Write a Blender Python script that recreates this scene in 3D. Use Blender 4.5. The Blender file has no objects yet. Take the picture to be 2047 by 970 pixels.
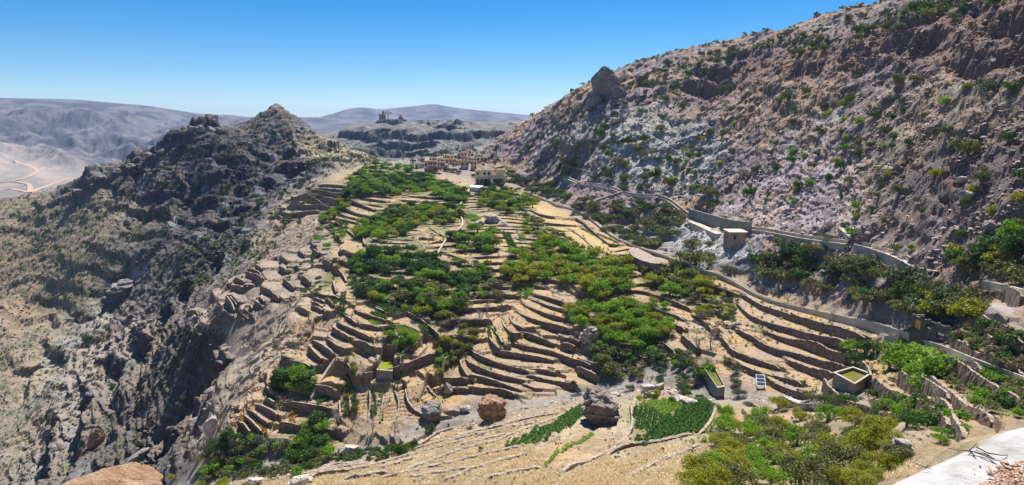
import bpy, bmesh, math, random
import numpy as np
from mathutils import Vector, Matrix

# ------------------------------------------------------------------ camera, sky, sun, exposure
scene = bpy.context.scene
C = bpy.context.collection
FPX, CX, CY = 1220.0, 1023.5, 485.0          # focal length and centre in photo pixels
PITCH = math.radians(10.9)
cam_d = bpy.data.cameras.new("camera")
cam = bpy.data.objects.new("camera", cam_d)
C.objects.link(cam)
cam_d.sensor_width = 36.0
cam_d.lens = 36.0 * FPX / 2047.0
cam_d.clip_start = 0.1
cam_d.clip_end = 40000.0
cam.location = (0, 0, 0)
cam.rotation_euler = (math.pi / 2 - PITCH, 0, 0)
scene.camera = cam

SUN_AZ, SUN_EL = math.radians(14.0), math.radians(57.0)   # azimuth from +Y towards +X
world = bpy.data.worlds.new("World")
scene.world = world
world.use_nodes = True
wn, wl = world.node_tree.nodes, world.node_tree.links
sky = wn.new("ShaderNodeTexSky")
sky.sky_type = 'NISHITA'
sky.sun_disc = False
sky.sun_elevation = SUN_EL
sky.sun_rotation = SUN_AZ
sky.altitude = 2000.0
sky.air_density = 1.0
sky.dust_density = 0.15
sky.ozone_density = 3.0
hsv = wn.new("ShaderNodeHueSaturation")
hsv.inputs["Saturation"].default_value = 1.5
wl.new(sky.outputs[0], hsv.inputs["Color"])
wl.new(hsv.outputs[0], wn["Background"].inputs["Color"])
wn["Background"].inputs["Strength"].default_value = 0.067

sun_d = bpy.data.lights.new("sun", 'SUN')
sun_d.energy = 5.0
sun_d.angle = math.radians(0.53)
sun_d.color = (1.0, 0.955, 0.88)
sun = bpy.data.objects.new("sun", sun_d)
C.objects.link(sun)
SUN_DIR = Vector((math.sin(SUN_AZ) * math.cos(SUN_EL), math.cos(SUN_AZ) * math.cos(SUN_EL), math.sin(SUN_EL)))
sun.rotation_euler = SUN_DIR.to_track_quat('Z', 'Y').to_euler()
sun.location = (0, 0, 300)

scene.view_settings.view_transform = 'Standard'
scene.view_settings.look = 'None'
scene.view_settings.gamma = 1.0
scene.view_settings.exposure = 0.80
scene.cycles.use_denoising = True
scene.cycles.max_bounces = 6
scene.cycles.volume_bounces = 0
scene.cycles.transparent_max_bounces = 4
random.seed(7)
RNG = np.random.default_rng(11)

# ------------------------------------------------------------------ numeric helpers
cp, sp = math.cos(PITCH), math.sin(PITCH)
def ray(u, v):
    """photo pixel -> (azimuth, slope dz/dr) as numpy arrays"""
    u = np.asarray(u, float); v = np.asarray(v, float)
    x = (u - CX) / FPX; y = (CY - v) / FPX
    h = cp + y * sp; w = -sp + y * cp
    return np.arctan2(x, h), w / np.hypot(x, h)
def project(x, y, z):
    """world -> photo pixel"""
    d = y * cp - z * sp; up = y * sp + z * cp
    d = np.maximum(d, 1e-3)
    return CX + FPX * x / d, CY - FPX * up / d

_perm = np.random.default_rng(3).permutation(256).astype(np.int32)
_perm = np.concatenate([_perm, _perm, _perm])
_g = np.random.default_rng(5).normal(size=(256, 3)); _g /= np.linalg.norm(_g, axis=1)[:, None]
_g = _g.astype(np.float32)
def noise3(x, y, z=0.0, seed=0):
    x = np.asarray(x, np.float32); y = np.asarray(y, np.float32)
    z = np.broadcast_to(np.asarray(z, np.float32), x.shape)
    xi = np.floor(x).astype(np.int32); yi = np.floor(y).astype(np.int32); zi = np.floor(z).astype(np.int32)
    xf = x - xi; yf = y - yi; zf = z - zi
    xi &= 255; yi &= 255; zi = (zi + seed * 37) & 255
    u = xf * xf * xf * (xf * (xf * 6 - 15) + 10); v = yf * yf * yf * (yf * (yf * 6 - 15) + 10); w = zf * zf * zf * (zf * (zf * 6 - 15) + 10)
    def gr(dx, dy, dz):
        h = _perm[_perm[_perm[(xi + dx) & 255] + ((yi + dy) & 255)] + ((zi + dz) & 255)]
        g = _g[h]
        return g[..., 0] * (xf - dx) + g[..., 1] * (yf - dy) + g[..., 2] * (zf - dz)
    a = gr(0, 0, 0); a += u * (gr(1, 0, 0) - a)
    b = gr(0, 1, 0); b += u * (gr(1, 1, 0) - b)
    c = gr(0, 0, 1); c += u * (gr(1, 0, 1) - c)
    d = gr(0, 1, 1); d += u * (gr(1, 1, 1) - d)
    a += v * (b - a); c += v * (d - c)
    return (a + w * (c - a)) * 1.6
def fbm(x, y, z=0.0, o=4, seed=0, ridged=False, gain=0.5, lac=2.07):
    s = 0; a = 1.0; t = 0
    for i in range(o):
        n = noise3(x, y, z, seed + i)
        if ridged: n = 1 - 2 * np.abs(n)
        s = s + a * n; t += a
        a *= gain; x = x * lac + 17.3; y = y * lac - 9.1; z = z * lac
    return s / t
def sstep(a, b, x):
    t = np.clip((x - a) / (b - a), 0, 1)
    return t * t * (3 - 2 * t)

# ------------------------------------------------------------------ the shape of the land
# (photo x, photo y, how, value): how 'z' = height relative to the eye, 'r' = distance
CP = []
def zz(*a):
    for u, v, z in a: CP.append((u, v, 'z', z))
def rr(*a):
    for u, v, r in a: CP.append((u, v, 'r', r))
# slope on the near side of the wadi
zz((1000,970,-41),(800,970,-45),(600,970,-52),(450,965,-60),(1100,900,-46),(900,900,-50),(750,930,-54),
   (1050,860,-50),(1180,830,-51.5),(1250,870,-48),(1120,950,-43),(1250,960,-38),(1400,850,-46),(1350,930,-39),(1480,960,-36),
   (1330,800,-51),(1550,880,-42),(1700,900,-35),(1600,960,-35),(1850,880,-26),(1900,840,-27),(1800,940,-26),(2040,860,-20),(1960,820,-26))
# wadi bed
zz((1750,700,-38.5),(1690,760,-43),(1600,805,-47),(1500,800,-49.5),(1400,790,-52),(1310,760,-54),(1220,775,-56.5),(1120,800,-58.5),(1040,815,-60),(960,835,-62),
   (880,860,-63.5),(800,885,-65),(680,915,-68),(560,935,-70.5),(450,940,-73),(370,960,-80))
# terraced hill: centre, left of centre, spur
zz((1000,780,-59.5),(1000,740,-57),(1000,700,-54.5),(1000,650,-51.2),(1000,600,-48.4),(1000,550,-45),(1000,500,-41.7),(1000,450,-38.3),(1000,400,-34.5),(1000,362,-29),
   (1120,760,-58),(1120,700,-55),(1120,650,-51),(1120,600,-47.8),(1120,550,-44.5),(1120,500,-41),(1120,450,-37.5),
   (900,780,-61),(900,700,-55),(900,640,-50.5),(900,570,-46),(900,500,-41.2),(900,430,-36.8),(900,380,-33),
   (800,860,-63.8),(800,780,-59),(800,700,-53),(800,600,-46.5),(800,500,-40.5),(800,430,-37),(800,380,-33.2),
   (700,850,-65),(700,780,-60),(700,700,-54),(700,600,-46.5),(700,500,-41.5),(700,430,-38),
   (600,880,-67.5),(600,800,-62.5),(600,700,-56),(600,640,-52),(530,850,-66),(530,780,-61.5),(560,720,-58),(470,880,-68.5),(440,850,-67),(480,790,-63),(510,720,-59))
rr((700,380,300),(690,350,350),(720,342,372),(800,342,372),(880,348,366),(950,345,372),(790,327,400),(860,322,400),(940,318,400),(940,300,432),(1000,335,392))
# bare spur on the left of the terraces
zz((640,560,-48.5),(600,540,-49),(560,600,-53),(540,640,-56),(620,470,-45),(640,430,-42))
rr((500,600,212),(500,540,246),(450,580,252),(450,630,226),(400,640,242),(460,690,195),(520,680,180),(560,480,279),(560,436,325),(600,400,340),
   (640,372,330),(660,350,352))
# below the spur: cliffs into the canyon
rr((430,730,205),(400,780,212),(350,850,224),(340,760,250),(300,700,322),(380,690,235),(300,940,192),(250,850,278),(200,910,262),(100,880,320),(0,900,345),
   (100,750,395),(0,780,420),(300,620,372),(380,610,300),(200,650,425),(240,570,455),(350,520,420),(420,540,340),(150,800,345),(0,650,490),(100,620,490))
# left ridge
rr((450,490,375),(520,460,360),(540,420,385),(460,400,450),(560,370,450),(620,350,430),(640,335,440),(690,322,455),(740,322,462),
   (552,220,560),(520,240,552),(590,243,545),(480,263,545),(445,262,545),(400,258,545),(370,272,548),(340,290,560),(300,305,565),(250,325,575),(210,345,582),(170,356,592),(120,380,615),(60,395,650),(0,400,680),
   (620,265,535),(660,290,515),(700,305,495),
   (400,330,500),(350,400,490),(250,400,535),(300,470,470),(200,450,520),(150,520,500),(60,470,580),(0,500,580),(60,560,530),(0,580,540))
# behind the left ridge (hidden) and the gorge beyond
rr((552,300,640),(480,320,640),(400,320,640),(340,350,660),(250,385,680),(170,420,720),(60,440,900),(620,310,620),(700,335,600),(740,345,600))
rr((0,395,1500),(60,384,1600),(130,378,1650),(200,372,1600),(0,372,1900),(60,352,2000),(130,345,2100),(30,330,2300),(110,322,2400),(200,352,2100),(260,365,1800),(330,345,1800),(400,320,1900))
# far left mountain
rr((0,320,2600),(60,300,2800),(200,330,2500),(300,325,2500),(380,300,2600),(0,250,3300),(100,255,3200),(200,262,3100),(300,268,3000),(380,262,3000),
   (0,197,4100),(80,198,4100),(160,200,4050),(220,207,4000),(280,210,3950),(330,222,3850),(380,238,3750),(420,252,3700))
# blue ridge behind the gap and the far skyline
rr((0,206,5500),(200,212,5500),(400,255,5500),(440,243,7500),(490,243,7500),(550,260,5000),(600,236,4500),(640,240,4500),(690,226,4700),(716,216,4800),(745,220,4800),(780,232,4700),(800,236,4700),
   (830,222,5000),(866,209,5200),(890,212,5200),(930,221,5200),(980,226,5000),(1030,240,4800),(1060,246,4600),(640,268,2600),(600,268,2400),(700,258,2400),(760,252,2400),(900,250,2400),(1030,250,2400))
rr((600,262,8500),(900,232,8500),(0,225,8500),(1100,250,8500),(1100,256,3000),(1300,258,3000),(1700,262,3000),(2047,262,3000),(1300,250,9000),(2000,250,9000))
# mesa behind the village
rr((760,340,620),(820,345,520),(900,345,520),(980,345,520),(740,330,760),(840,318,860),(950,318,820),(640,325,800),
   (720,290,1120),(820,292,1080),(920,292,1020),(1000,288,980),(700,256,1230),(760,262,1180),(850,268,1130),(940,262,1130),(1030,262,1100),
   (700,250,1330),(780,246,1450),(860,244,1450),(940,244,1450),(1030,244,1500),(640,285,1300),(610,282,1500),(900,245,1700),(1030,247,1800),(740,250,1800))
# right mountain
zz((1200,720,-53.5),(1200,650,-49),(1200,560,-43.5),(1200,500,-40),(1200,440,-36),(1300,700,-52),(1300,640,-48.5),(1300,560,-44),(1300,500,-40.5),(1300,440,-35),
   (1400,740,-50),(1400,680,-48),(1400,590,-44.5),(1400,530,-40.5),(1420,470,-36),(1420,430,-32),(1450,740,-49.5),(1500,700,-47),(1500,640,-44.5),(1560,745,-47.5),
   (1540,560,-40),(1540,500,-34),(1540,440,-28),(1600,680,-44),(1640,740,-45.5),(1600,615,-41.5),(1700,645,-38),(1680,700,-42),(1700,560,-34),(1700,480,-27),
   (1800,665,-34.5),(1800,720,-38),(1850,770,-35),(1870,640,-31),(1870,560,-27),(1870,500,-23),(1900,710,-32),(1950,780,-29.5),(2000,750,-28.5),(1950,640,-27.5),
   (1950,560,-24.5),(2040,680,-25),(2040,600,-22),(2040,500,-18.5),(1100,430,-36),(1150,400,-32.5))
rr((1150,300,312),(1150,240,340),(1080,372,335),(1060,392,315),(1150,370,300),(1100,300,350),(1100,250,378),(1040,340,378),(1045,246,430),(1080,232,414),(1100,220,400),(1150,193,370),(1200,180,350),(1250,155,350),
   (1200,390,256),(1200,300,288),(1200,240,316),(1300,300,276),(1300,220,309),(1300,135,352),(1420,300,271),(1420,200,311),(1420,100,362),
   (1540,380,211),(1540,280,238),(1540,170,277),(1540,82,320),(1700,400,180),(1700,300,202),(1700,200,229),(1700,120,256),(1700,52,292),
   (1870,420,148),(1870,300,169),(1870,200,190),(1870,100,217),(1870,24,250),(2040,420,127),(2040,300,143),(2040,200,160),(2040,100,181),(2040,10,207),(2040,-25,228))
# behind its crest
rr((1045,262,650),(1100,245,650),(1150,225,620),(1200,205,600),(1300,172,560),(1420,140,520),(1540,112,480),(1700,80,440),(1870,50,420),(2040,10,420),(1100,256,1100),(1200,250,1100),(1420,240,1200),(1700,230,1200),(2040,210,1200))
# the hill the viewer stands on, below the frame
NEAR = []
for deg in range(-60, 61, 15):
    k = 0.85 if deg < -20 else 1.0
    if deg > 25: k = 0.8
    for r, z in ((4, -2.6), (8, -6.0), (15, -12.0), (30, -23.0 * k), (45, -32.0 * k)):
        NEAR.append((math.radians(deg), math.log(r), z / r))
for deg, r, z in ((-60,120,-70),(-60,250,-140),(-60,500,-165),(-60,1500,-160),(-60,4000,60),(-60,8500,30),(60,80,-22),(60,120,-12),(60,200,50),(60,500,70),(60,2000,20),(60,8500,0),(-48,180,-110)):
    NEAR.append((math.radians(deg), math.log(r), z / r))

pts = list(NEAR)
for u, v, how, val in CP:
    th, t = ray(u, v); th = float(th); t = float(t)
    r = val if how == 'r' else val / t
    pts.append((th, math.log(r), t))
P = np.array(pts)
EPS = 0.02
def _phi(d2): return -np.sqrt(d2 + EPS * EPS)
n = len(P)
A = np.zeros((n + 3, n + 3))
d2 = (P[:, None, 0] - P[None, :, 0]) ** 2 + (P[:, None, 1] - P[None, :, 1]) ** 2
A[:n, :n] = _phi(d2) + 0.0025 * np.eye(n)
A[:n, n] = 1; A[:n, n + 1] = P[:, 0]; A[:n, n + 2] = P[:, 1]; A[n:, :n] = A[:n, n:].T
W = np.linalg.solve(A, np.concatenate([P[:, 2], [0, 0, 0]]))
# coarse evaluation
TH0, TH1 = math.radians(-62), math.radians(62)
LC = np.linspace(math.log(3.0), math.log(9500), 420)
TC = np.linspace(TH0, TH1, 380)
gt, gl = np.meshgrid(TC, LC)
acc = W[n] + W[n + 1] * gt + W[n + 2] * gl
for i in range(n):
    acc += W[i] * _phi((gt - P[i, 0]) ** 2 + (gl - P[i, 1]) ** 2)
T_COARSE = acc
def bilin(grid, xs, ys, x, y):
    fx = np.clip((x - xs[0]) / (xs[-1] - xs[0]) * (len(xs) - 1), 0, len(xs) - 1.001)
    fy = np.clip((y - ys[0]) / (ys[-1] - ys[0]) * (len(ys) - 1), 0, len(ys) - 1.001)
    ix = fx.astype(int); iy = fy.astype(int); ax = fx - ix; ay = fy - iy
    return (grid[iy, ix] * (1 - ax) + grid[iy, ix + 1] * ax) * (1 - ay) + (grid[iy + 1, ix] * (1 - ax) + grid[iy + 1, ix + 1] * ax) * ay
def smooth_z(x, y):
    r = np.hypot(x, y)
    return r * bilin(T_COARSE, TC, LC, np.arctan2(x, y), np.log(np.maximum(r, 3.0)))
# fine grid
half = np.radians(np.linspace(-43.0, 43.0, 1120))
side = np.radians(np.linspace(43.6, 62, 34))
TF = np.concatenate([-side[::-1], half, side])
def seg(a, b, s0, s1):
    out = [a]; x = a
    while x < b:
        f = (x - a) / (b - a); x += s0 + (s1 - s0) * f; out.append(x)
    return out[:-1]
RF = np.array(seg(3, 50, .25, 0.9) + seg(50, 110, .8, .42) + seg(110, 230, .42, .62) + seg(230, 620, .62, 2.2) + seg(620, 1600, 3.0, 9) + seg(1600, 9400, 12, 110))
NT, NR = len(TF), len(RF)
GT, GR = np.meshgrid(TF, RF)
GX = GR * np.sin(GT); GY = GR * np.cos(GT)
GZ0 = smooth_z(GX, GY)
print("grid", NT, NR, NT * NR)

def grid_index(th, r):
    it = np.clip(np.interp(th, TF, np.arange(NT)), 0, NT - 1.001)
    ir = np.clip(np.interp(r, RF, np.arange(NR)), 0, NR - 1.001)
    return it, ir
class Land:
    Z = GZ0
def gz(x, y):
    """height of the finished land at a plan position"""
    it, ir = grid_index(np.arctan2(x, y), np.hypot(x, y))
    i = it.astype(int); j = ir.astype(int); a = it - i; b = ir - j
    Z = Land.Z
    return (Z[j, i] * (1 - a) + Z[j, i + 1] * a) * (1 - b) + (Z[j + 1, i] * (1 - a) + Z[j + 1, i + 1] * a) * b
def hit(u, v, rmin=20.0, z_add=0.0):
    """first point of the land seen along a photo pixel -> (x, y, z)"""
    th, t = ray(u, v); th = float(th); t = float(t)
    it = float(np.interp(th, TF, np.arange(NT))); i = min(int(it), NT - 2); a = it - i
    col = (Land.Z[:, i] * (1 - a) + Land.Z[:, i + 1] * a + z_add) / RF
    k = np.nonzero((col >= t) & (RF > rmin))[0]
    if len(k) == 0: return None
    k = int(k[0]); r = RF[k]
    if k > 0 and col[k] > col[k - 1] and col[k - 1] < t:
        r = RF[k - 1] + (RF[k] - RF[k - 1]) * (t - col[k - 1]) / (col[k] - col[k - 1])
    return (r * math.sin(th), r * math.cos(th), r * t)
# ------------------------------------------------------------------ zones drawn on the ground
GU, GV = project(GX, GY, GZ0); GU = GU.astype(np.float32); GV = GV.astype(np.float32)
def zone(poly, soft=8.0, rmin=0, rmax=1e9):
    poly = np.array(poly, float)
    res = np.zeros(GU.shape, np.float32)
    sel = (GR >= rmin) & (GR <= rmax) & (GU > poly[:, 0].min() - soft) & (GU < poly[:, 0].max() + soft) & (GV > poly[:, 1].min() - soft) & (GV < poly[:, 1].max() + soft)
    U = GU[sel]; V = GV[sel]
    inside = np.zeros(U.shape, bool); dist = np.full(U.shape, 1e9, np.float32)
    for i in range(len(poly)):
        x0, y0 = poly[i]; x1, y1 = poly[(i + 1) % len(poly)]
        c = ((y0 > V) != (y1 > V))
        if y1 != y0: inside ^= c & (U < (x1 - x0) * (V - y0) / (y1 - y0) + x0)
        L2 = (x1 - x0) ** 2 + (y1 - y0) ** 2
        t = np.clip(((U - x0) * (x1 - x0) + (V - y0) * (y1 - y0)) / L2, 0, 1)
        dist = np.minimum(dist, (U - x0 - t * (x1 - x0)) ** 2 + (V - y0 - t * (y1 - y0)) ** 2)
    dist = np.sqrt(dist)
    res[sel] = np.clip(np.where(inside, dist, -dist) / soft * 0.5 + 0.5, 0, 1)
    return res
def inpoly(poly, u, v):
    ins = False
    for i in range(len(poly)):
        x0, y0 = poly[i]; x1, y1 = poly[(i + 1) % len(poly)]
        if (y0 > v) != (y1 > v) and u < (x1 - x0) * (v - y0) / (y1 - y0) + x0: ins = not ins
    return ins

Z_FARM = [(745,333),(700,340),(640,362),(585,392),(535,430),(575,445),(650,440),(665,480),(640,560),(600,620),(560,680),(515,745),(480,800),(425,870),(470,885),(560,890),(640,900),(760,890),(850,850),
          (960,800),(1060,800),(1180,770),(1210,720),(1420,730),(1440,760),(1600,800),(1700,770),(1880,860),(2047,850),(2300,860),(2300,640),(2047,660),(1950,640),(1870,670),(1700,630),(1600,600),(1480,550),(1400,540),(1300,500),(1240,480),(1150,425),(1060,385),(1015,372),(900,352)]
Z_SPUR = [(690,365),(600,380),(540,430),(500,520),(430,560),(365,630),(390,655),(470,650),(430,720),(500,700),(455,790),(395,900),(430,900),(490,800),(560,690),(640,570),(665,480),(690,420)]
Z_NEAR = [(420,975),(600,948),(760,905),(880,870),(1000,835),(1130,805),(1210,800),(1320,775),(1440,800),(1600,815),(1700,800),(1900,850),(2300,840),(2400,1500),(200,1500),(300,975)]
Z_CANYON = [(760,330),(690,340),(640,365),(590,385),(530,425),(500,500),(430,550),(360,625),(380,660),(470,665),(440,700),(500,680),(450,780),(395,900),(330,975),(-900,1200),(-900,380),(0,380),(200,330),(400,240),(552,205),(620,250),(760,320)]
Z_RIGHT = [(1010,370),(1060,378),(1150,415),(1240,470),(1300,490),(1400,530),(1500,545),(1600,590),(1700,620),(1870,640),(1960,630),(2300,640),(2600,-400),(1870,-40),(1500,60),(1250,130),(1150,180),(1045,240),(960,300),(960,335)]
Z_BAND = [(1370,190),(1400,150),(1500,110),(1560,85),(1640,100),(1750,60),(1870,10),(2047,-40),(2300,-60),(2300,190),(2047,185),(1900,140),(1760,130),(1700,165),(1620,155),(1560,175),(1470,185),(1400,210)]
Z_DARKR = [(1770,370),(1850,300),(1960,265),(2047,250),(2300,240),(2300,420),(2047,420),(1960,440),(1880,470),(1800,440)]
Z_SLAB = [(1420,420),(1500,330),(1650,260),(1750,320),(1740,430),(1650,480),(1500,455)]
Z_SCREE = [(1090,330),(1180,230),(1330,220),(1480,300),(1420,400),(1330,400),(1200,370)]
near_m = zone(Z_NEAR, 14, 0, 140)
farm = zone(Z_FARM, 10, 60, 470)
spur = zone(Z_SPUR, 10, 100, 400)
canyon = zone(Z_CANYON, 14, 120, 720)
canyon = np.maximum(canyon, ((GT < math.radians(-38)) & (GR > 130) & (GR < 1200)) * 1.0)
right = zone(Z_RIGHT, 10, 80, 700)
band = zone(Z_BAND, 24, 80, 500) * right
darkr = zone(Z_DARKR, 30, 80, 500) * right
slab = zone(Z_SLAB, 40, 80, 500) * right
scree = zone(Z_SCREE, 40, 80, 600) * right
canyon *= (1 - farm) * (1 - 0.85 * spur)
right *= (1 - farm)
far = sstep(650, 900, GR)
calm = zone([(-200,400),(120,385),(240,400),(330,440),(340,520),(270,560),(190,620),(110,720),(40,900),(-200,960)], 60, 150, 800)
wadi = np.exp(-((GV - np.interp(GU, [370, 560, 680, 800, 960, 1120, 1220, 1310, 1400, 1500, 1600, 1690], [955, 935, 915, 885, 835, 800, 775, 760, 790, 800, 805, 760])) / 16.0) ** 2) * (GR > 95) * (GR < 150) * (GU < 1700) * (GU > 380)

# ------------------------------------------------------------------ relief
x, y = GX, GY
Z = GZ0.copy()
# the crown of the left ridge and its crags
def bump(u, v, r, rad_u, h, sharp=1.0):
    th, t = ray(u, v); th = float(th)
    d = np.hypot((GT - th) * r, (GR - r) * 0.6) / rad_u
    return h * np.clip(1 - d, 0, 1) ** sharp
Z += bump(552, 222, 560, 30, 4.0, 1.1) + bump(552, 220, 560, 7, 2.5, 0.9)
for (u, v, rad, h) in ((385,255,8,5.5),(402,252,9,6.5),(418,256,8,5.5),(436,258,8,5.0),(372,262,7,3.5),(350,282,8,4),(322,300,9,4),(285,318,9,5),(262,325,9,5),(228,340,9,5),(196,350,10,6),(175,356,9,5),(505,243,5,2.2),(520,238,4,1.5)):
    Z += bump(u, v, 555 if u > 300 else 580, rad, h, 0.55)
def strata(x, y, z, step, seed, warp=1.0, sharp=0.72):
    q = z / step + warp * fbm(x / 70, y / 70, 0, 3, seed)
    f = np.floor(q); fr = q - f
    return step * (f + sstep(sharp, 1.0, fr) * 0.75 + fr * 0.25 - q)
def on(mask, fn):
    """evaluate fn(x, y, z, mask) only where the mask is set and add it to the land"""
    k = mask > 0.002
    Z[k] += fn(x[k], y[k], Z[k], mask[k])
def f_canyon(x, y, z, m):
    wc = fbm(x / 60, y / 60, 0, 2, 21)
    rg = fbm(x / 58 + wc, y / 58 - wc, 0, 6, 1, ridged=True, gain=0.55)
    md = fbm(x / 22, y / 22, 0, 3, 15); fi = fbm(x / 9, y / 9, 0, 4, 9, gain=0.6)
    zc = z + 7.5 * rg + 2.2 * md
    cl = sstep(-0.25, 0.35, fbm(x / 80, y / 80, 0, 2, 40))
    return m * (10.0 * (rg - 0.22) + 2.5 * md + 1.9 * fi + cl * strata(x, y, zc, 11.0, 50, 1.2) * 1.25 + strata(x, y, zc, 3.0, 52, 1.0) * 0.6)
crest = np.exp(-((GR - 560) / 30.0) ** 2) * (GU > 440) * (GU < 660)
on(canyon * (1 - .72 * calm) * (1 - .6 * crest), f_canyon)
# steep dark faces under the spur and on the ridge
for (u, v, r, rad, h) in ((430,760,205,16,-9),(300,600,400,20,-7),(385,330,470,18,-9),(455,335,455,16,-9),(545,300,500,18,-8),(250,590,440,16,-8),(330,800,240,18,-8),(620,300,500,12,-4)):
    Z += bump(u, v, r, rad, h, 0.8) * np.maximum(canyon, 0.3)
on(spur + 0.7 * zone([(660,540),(600,590),(550,660),(490,740),(420,860),(380,910),(450,900),(510,800),(575,715),(620,650),(670,570)], 20, 90, 300), lambda x, y, z, m: m * (0.5 * np.floor(fbm(x / 5, y / 5, 0, 3, 29) * 4) + 0.8 * fbm(x / 9, y / 9, 0, 4, 9, gain=0.6) + 0.7 * fbm(x / 22, y / 22, 0, 2, 15)))
# right mountain: slabs, broken ledges and rubble
SL = slab[right > 0.002]
def f_right(x, y, z, m):
    wx = 6 * noise3(x / 11, y / 11, 0, 61); wy = 6 * noise3(x / 11, y / 11, 3.3, 62)
    md = fbm(x / 22, y / 22, 0, 3, 15)
    sn = fbm((x + wx) / 6.5, (y + wy) / 5.0, z / 5.0, 5, 60, gain=0.62, ridged=True)
    bl = np.floor(fbm((x + wx) / 6, (y + wy) / 6, z / 6, 3, 66, gain=0.55) * 5) / 5
    return m * (4.2 * (fbm(x / 40 + .1 * wx, y / 40 + .1 * wy, 0, 4, 64, ridged=True, gain=.45) - .35) + 1.6 * md + 1.0 * sn + 1.3 * bl + 0.45 * fbm(x / 5, y / 5, 0, 3, 9, gain=0.6)) * (1 - 0.5 * SL)
on(right, f_right)
def f_band(x, y, z, m):
    zr = z + 5.0 * fbm(x / 20, y / 20, 0, 4, 16) + 0.16 * (x * 0.8 - y * 0.6)
    br = sstep(-0.25, 0.2, fbm(x / 32, y / 32, 0, 3, 78))
    return m * br * (6.5 * (fbm(x / 21, y / 21, 0, 6, 70, ridged=True, gain=.58) - 0.3) + strata(x, y, zr, 11.0, 71, 1.5, 0.6) * 1.3 + strata(x, y, zr, 3.2, 77, 1.0) * 0.35)
on(band, f_band)
def f_dark(x, y, z, m):
    zr = z + 4 * fbm(x / 16, y / 16, 0, 4, 16) + 0.2 * (x * 0.8 - y * 0.6)
    return m * (2.4 * fbm(x / 10, y / 10, 0, 5, 74, ridged=True, gain=.58) + strata(x, y, zr, 4.0, 75, 1.8, 0.6) * sstep(-.2, .3, fbm(x / 18, y / 18, 0, 2, 76)))
on(darkr, f_dark)
on(slab, lambda x, y, z, m: m * strata(x, y, z + 2.5 * fbm(x / 9, y / 9, 0, 4, 18) + 0.25 * (x * .8 - y * .6), 1.7, 79, 3.0, 0.7) * 0.3)
# slope on the viewer's side
nm = near_m * sstep(20, 45, GR)
on(nm, lambda x, y, z, m: m * (0.5 * fbm(x / 22, y / 22, 0, 2, 15) + 0.28 * fbm(x / 9, y / 9, 0, 4, 9, gain=0.6) + 0.22 * strata(x, y, z, 1.5, 80, 0.8)))
on(wadi, lambda x, y, z, m: m * (0.9 * fbm(x / 9, y / 9, 0, 4, 19, gain=0.6) + 0.6 * np.abs(fbm(x / 22, y / 22, 0, 2, 17))))
# mesa and far mountains
mesa = far * (1 - sstep(1750, 2200, GR))
on(mesa * (1 - sstep(1180, 1330, GR)), lambda x, y, z, m: m * (13 * fbm(x / 110, y / 110, 0, 5, 91, ridged=True) + 5 * fbm(x / 30, y / 30, 0, 4, 95)))
on(mesa, lambda x, y, z, m: m * 2.2 * fbm(x / 60, y / 60, 0, 3, 96))
on(mesa * (GT > math.radians(-22)) * 0.8 * (1 - sstep(1250, 1500, GR)), lambda x, y, z, m: m * strata(x, y, z + 14 * fbm(x / 160, y / 160, 0, 3, 90, ridged=True), 26, 97, 0.8, 0.75))
lm = sstep(1900, 2500, GR) * sstep(math.radians(-24), math.radians(-27), GT)
on(lm * (1 - sstep(3250, 3850, GR)), lambda x, y, z, m: m * (120 * fbm((x + .5 * y) / 520, (y - .5 * x) / 1500, 0, 5, 100, ridged=True, gain=.5) - 40 + 12 * fbm(x / 200, y / 200, 0, 4, 103) + strata(x, y, z + 20 * fbm(x / 500, y / 500, 0, 3, 104), 42, 101, 0.3, 0.55) * 1.15))
fm = sstep(2600, 3600, GR) * (1 - lm)
on(fm * (1 - 0.6 * sstep(4300, 4700, GR)), lambda x, y, z, m: m * (34 * fbm(x / 600, y / 600, 0, 5, 105, ridged=True, gain=.5) - 6))
Land.Z = Z

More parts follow.
